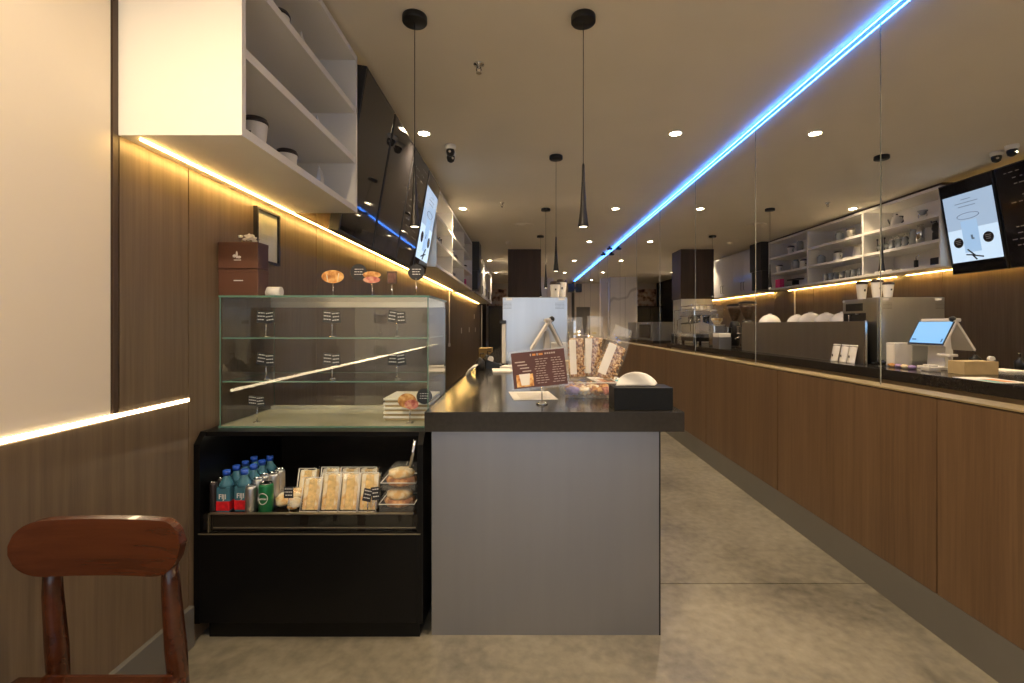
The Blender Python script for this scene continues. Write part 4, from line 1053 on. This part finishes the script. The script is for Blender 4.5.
def sgC(t,s):
    o=MB().box(-.022,.022,-.002,.002,s,s+.055).build('frame', DARKWOOD,t); MB().box(-.017,.017,-.003,-.002,s+.006,s+.049).build('picture', mat('small_photo',(.16,.07,.05),.4,noise=.5,nscale=60),t)
def sgD(t,s): rtag(t,.0,s+.035,r=.036,seed=5)
TT=Z1+.001; Yg=2.10
def XG(px): return (px-523)/470*Yg
cutout('bread cut-out sign on a stand, leftmost on top of the glass case',XG(333),Yg,TT,.055,sgA)
cutout('sandwich cut-out sign with a round black tag, on top of the glass case',XG(372),Yg,TT,.050,sgB)
cutout('small dark framed picture sign on a stand on top of the glass case',XG(392),Yg,TT,.058,sgC)
cutout('round black tag sign on a stand at the right end of the glass case top',XG(416),Yg,TT,.075,sgD)
def sgE(t,s):
    m_=disc(t,-.012,s+.022,.040,BREAD,'bread_picture',sz=.8); disc(t,.008,s+.006,.030,PINKF,'filling_picture',sz=.7,y=-.0045); rtag(t,.062,s+.040,r=.034,seed=7)
cutout('round bread cut-out sign with a black tag inside the case at the lower right',(411-523)/470*2.07,2.05,Z0+.0075,.075,sgE)
# brown gift boxes
def mk_gift():
    t = thing('gift_box','','box')
    MB().box(-.087,.085,-.06,.025,0,.115,bev=.003).build('box_body', BROWNBOX, t)
    MB().box(-.0875,.0855,-.0605,.0255,.100,.1155,bev=.002).build('lid_band', BROWNBOX, t)
    return t
gb = Proto(mk_gift)
o1 = gb('brown gift box on the left end of the glass case, lower one', (-1.229,2.09,TT), group='brown gift boxes')
o2 = gb('brown gift box with a white emblem, upper one of the stack', (-1.227,2.085,TT+.1165), rz=.0, group='brown gift boxes')
MB().box(-.02,.02,-.0615,-.0600,.064,.068).build('emblem', INK, o1)
MB().blob((-.016,-.061,.055),(.008,.001,.007),amp=0).blob((-.006,-.061,.06),(.005,.001,.016),amp=0).blob((.004,-.061,.05),(.009,.001,.006),amp=0).box(-.018,.012,-.0615,-.06,.036,.039).build('emblem', INK, o2)
t = thing('flower_bunch','small bunch of white dried flowers on the top brown gift box','flowers',(-1.205,2.07,TT+.2325))
rnd=random.Random(6)
for i in range(16):
    x=rnd.uniform(-.042,.042); y=rnd.uniform(-.03,.0); z=rnd.uniform(.010,.034)
    MB().blob((x,y,z),(.011,.008,.007),seed=i,amp=.3,sub=1).build('flower', FLOWER, t)
m_=MB()
for i in range(5): m_.tube([(-.03+.014*i,0,.002),(-.04+.02*i,.01,.02)],.0015,6)
m_.build('stems', mat('dry_stem',(.3,.25,.12),.7,noise=.1), t)
t = thing('paper_roll','white till roll beside the brown gift boxes on the glass case','paper roll',(-1.118,2.10,TT))
MB().cyl(.022,-.028,.03,n=24,M=Matrix.Translation((.008,0,.0225))@Matrix.Rotation(PI/2,4,'Y')).build('roll', PAPER, t)
MB().cyl(.016,-.04,-.028,n=24,M=Matrix.Translation((.008,0,.017))@Matrix.Rotation(PI/2,4,'Y')).build('roll_end', PAPER, t)
# framed picture on wall
t = thing('picture_frame','small dark framed certificate on the left wood wall above the gift boxes','picture',(XL,2.30,1.585),rz=0)
MB().box(0,.02,0,.22,0,.012).box(0,.02,0,.22,.258,.27).box(0,.02,0,.012,.012,.258).box(0,.02,.208,.22,.012,.258).build('frame', BLACKP, t)
MB().box(.001,.008,.012,.208,.012,.258).build('print', FRAMEART, t)
MB().box(.009,.011,.012,.208,.012,.258).build('glazing', GLASS, t)

# ============================================================ CHAIR
t = thing('wooden_chair','reddish brown wooden chair with a curved backrest at the lower left, beside the wall','chair',(-1.030,1.16,0),rz=.0)
# backrest: curved plate
def backpt(u,v,off):
    x = -.208+.418*u
    e = 2*u-1
    # outline: rounded rect, slightly taller centre top straight
    zc = .728; half = .068
    k = max(0,(abs(e)-(.60 if e<0 else .70))/(.40 if e<0 else .30))
    hh_ = half*math.sqrt(max(0,1-k**2.4)) if k<1 else 0
    top = zc+hh_+ .000; bot = zc-hh_+ .012*(1-e*e)*-.2
    bot += .030*max(0,(e-.55)/.45)**2
    z = bot+(top-bot)*v
    y = -.022*e*e + off*1.0
    return x,y,z
def plate():
    mb=MB(); nu,nv=40,8
    g=[[[mb.bm.verts.new(backpt(u/nu*.996+.002,v/nv,(off-.5)*.022*(1-.0*abs(2*v/nv-1)))) for v in range(nv+1)] for u in range(nu+1)] for off in (0,1)]
    for s_ in (0,1):
        for i in range(nu):
            for j in range(nv):
                f=mb.bm.faces.new((g[s_][i][j],g[s_][i+1][j],g[s_][i+1][j+1],g[s_][i][j+1])); f.smooth=True
    for i in range(nu):
        for j in (0,nv): mb.bm.faces.new((g[0][i][j],g[0][i+1][j],g[1][i+1][j],g[1][i][j]))
    for j in range(nv):
        for i in (0,nu): mb.bm.faces.new((g[0][i][j],g[0][i][j+1],g[1][i][j+1],g[1][i][j]))
    return mb
br = plate().build('backrest', CHAIRW, t)
bv = br.modifiers.new('round','BEVEL'); bv.width=.005; bv.segments=3; bv.limit_method='ANGLE'; bv.angle_limit=.9
for sx in (-1,1):
    q=-.004
    pts=[(sx*.165+q,.09,0),(sx*.155+q,.05,.25),(sx*.151+q,.035,.45),(sx*.149+q,.022,.60),(sx*.147+q,.020,.72)]
    MB().tube(pts,.022,12,[.72,.98,1.10,.95,.75]).build('rear_leg', CHAIRW, t)
    MB().tube([(sx*.21+.02,-.44,0),(sx*.205+.02,-.43,.25),(sx*.20+.02,-.42,.393)],.019,12,[.65,.95,1.15]).build('front_leg', CHAIRW, t)
    MB().box(-.012,.012,-.42,.0,.355,.400,M=Matrix.Translation((sx*.188,0,0)),bev=.004).build('side_rail', CHAIRW, t)
MB().box(-.16,.16,-.012,.012,.355,.400,bev=.004).build('rear_rail', CHAIRW, t)
MB().box(-.2,.2,-.43,-.41,.355,.400,bev=.004).build('front_rail', CHAIRW, t)
def seatf(u,v):
    x=(-.225+.45*u)*(1-.12*v); y=-.455+.44*v
    dip=.014*math.sin(PI*u)*math.sin(PI*v)
    return (x,y,.412-dip)
MB().grid(seatf,18,14,.018).build('seat', CHAIRW, t)

# ============================================================ LIGHTING
sc = bpy.context.scene
w = bpy.data.worlds.new('daylight'); sc.world = w; w.use_nodes = True
bg = w.node_tree.nodes['Background']; bg.inputs[0].default_value = (.80,.88,1.0,1); bg.inputs[1].default_value = 1.0
al = bpy.data.lights.new('window_portal','AREA'); al.shape='RECTANGLE'; al.size = 2.65; al.size_y = 2.35; al.cycles.is_portal = True
ao = bpy.data.objects.new('window_portal', al); COL.objects.link(ao); ao.location=(.2,YF+.01,1.425); ao.rotation_euler=(PI/2,0,0)

# ============================================================ CAMERA
cam = bpy.data.cameras.new('camera'); co = bpy.data.objects.new('camera', cam); COL.objects.link(co)
co.location = (0,0,H); co.rotation_euler = (PI/2,0,0)
cam.sensor_width = 36; cam.sensor_fit='HORIZONTAL'; cam.lens = F/1024*36
cam.shift_x = -(VX-512)/1024; cam.shift_y = -(341.5-VY)/1024
cam.clip_start=.02; cam.clip_end=100
sc.camera = co
sc.view_settings.view_transform='Standard'; sc.view_settings.look='None'; sc.view_settings.gamma=1
sc.view_settings.use_curve_mapping=False; sc.view_settings.exposure=.46
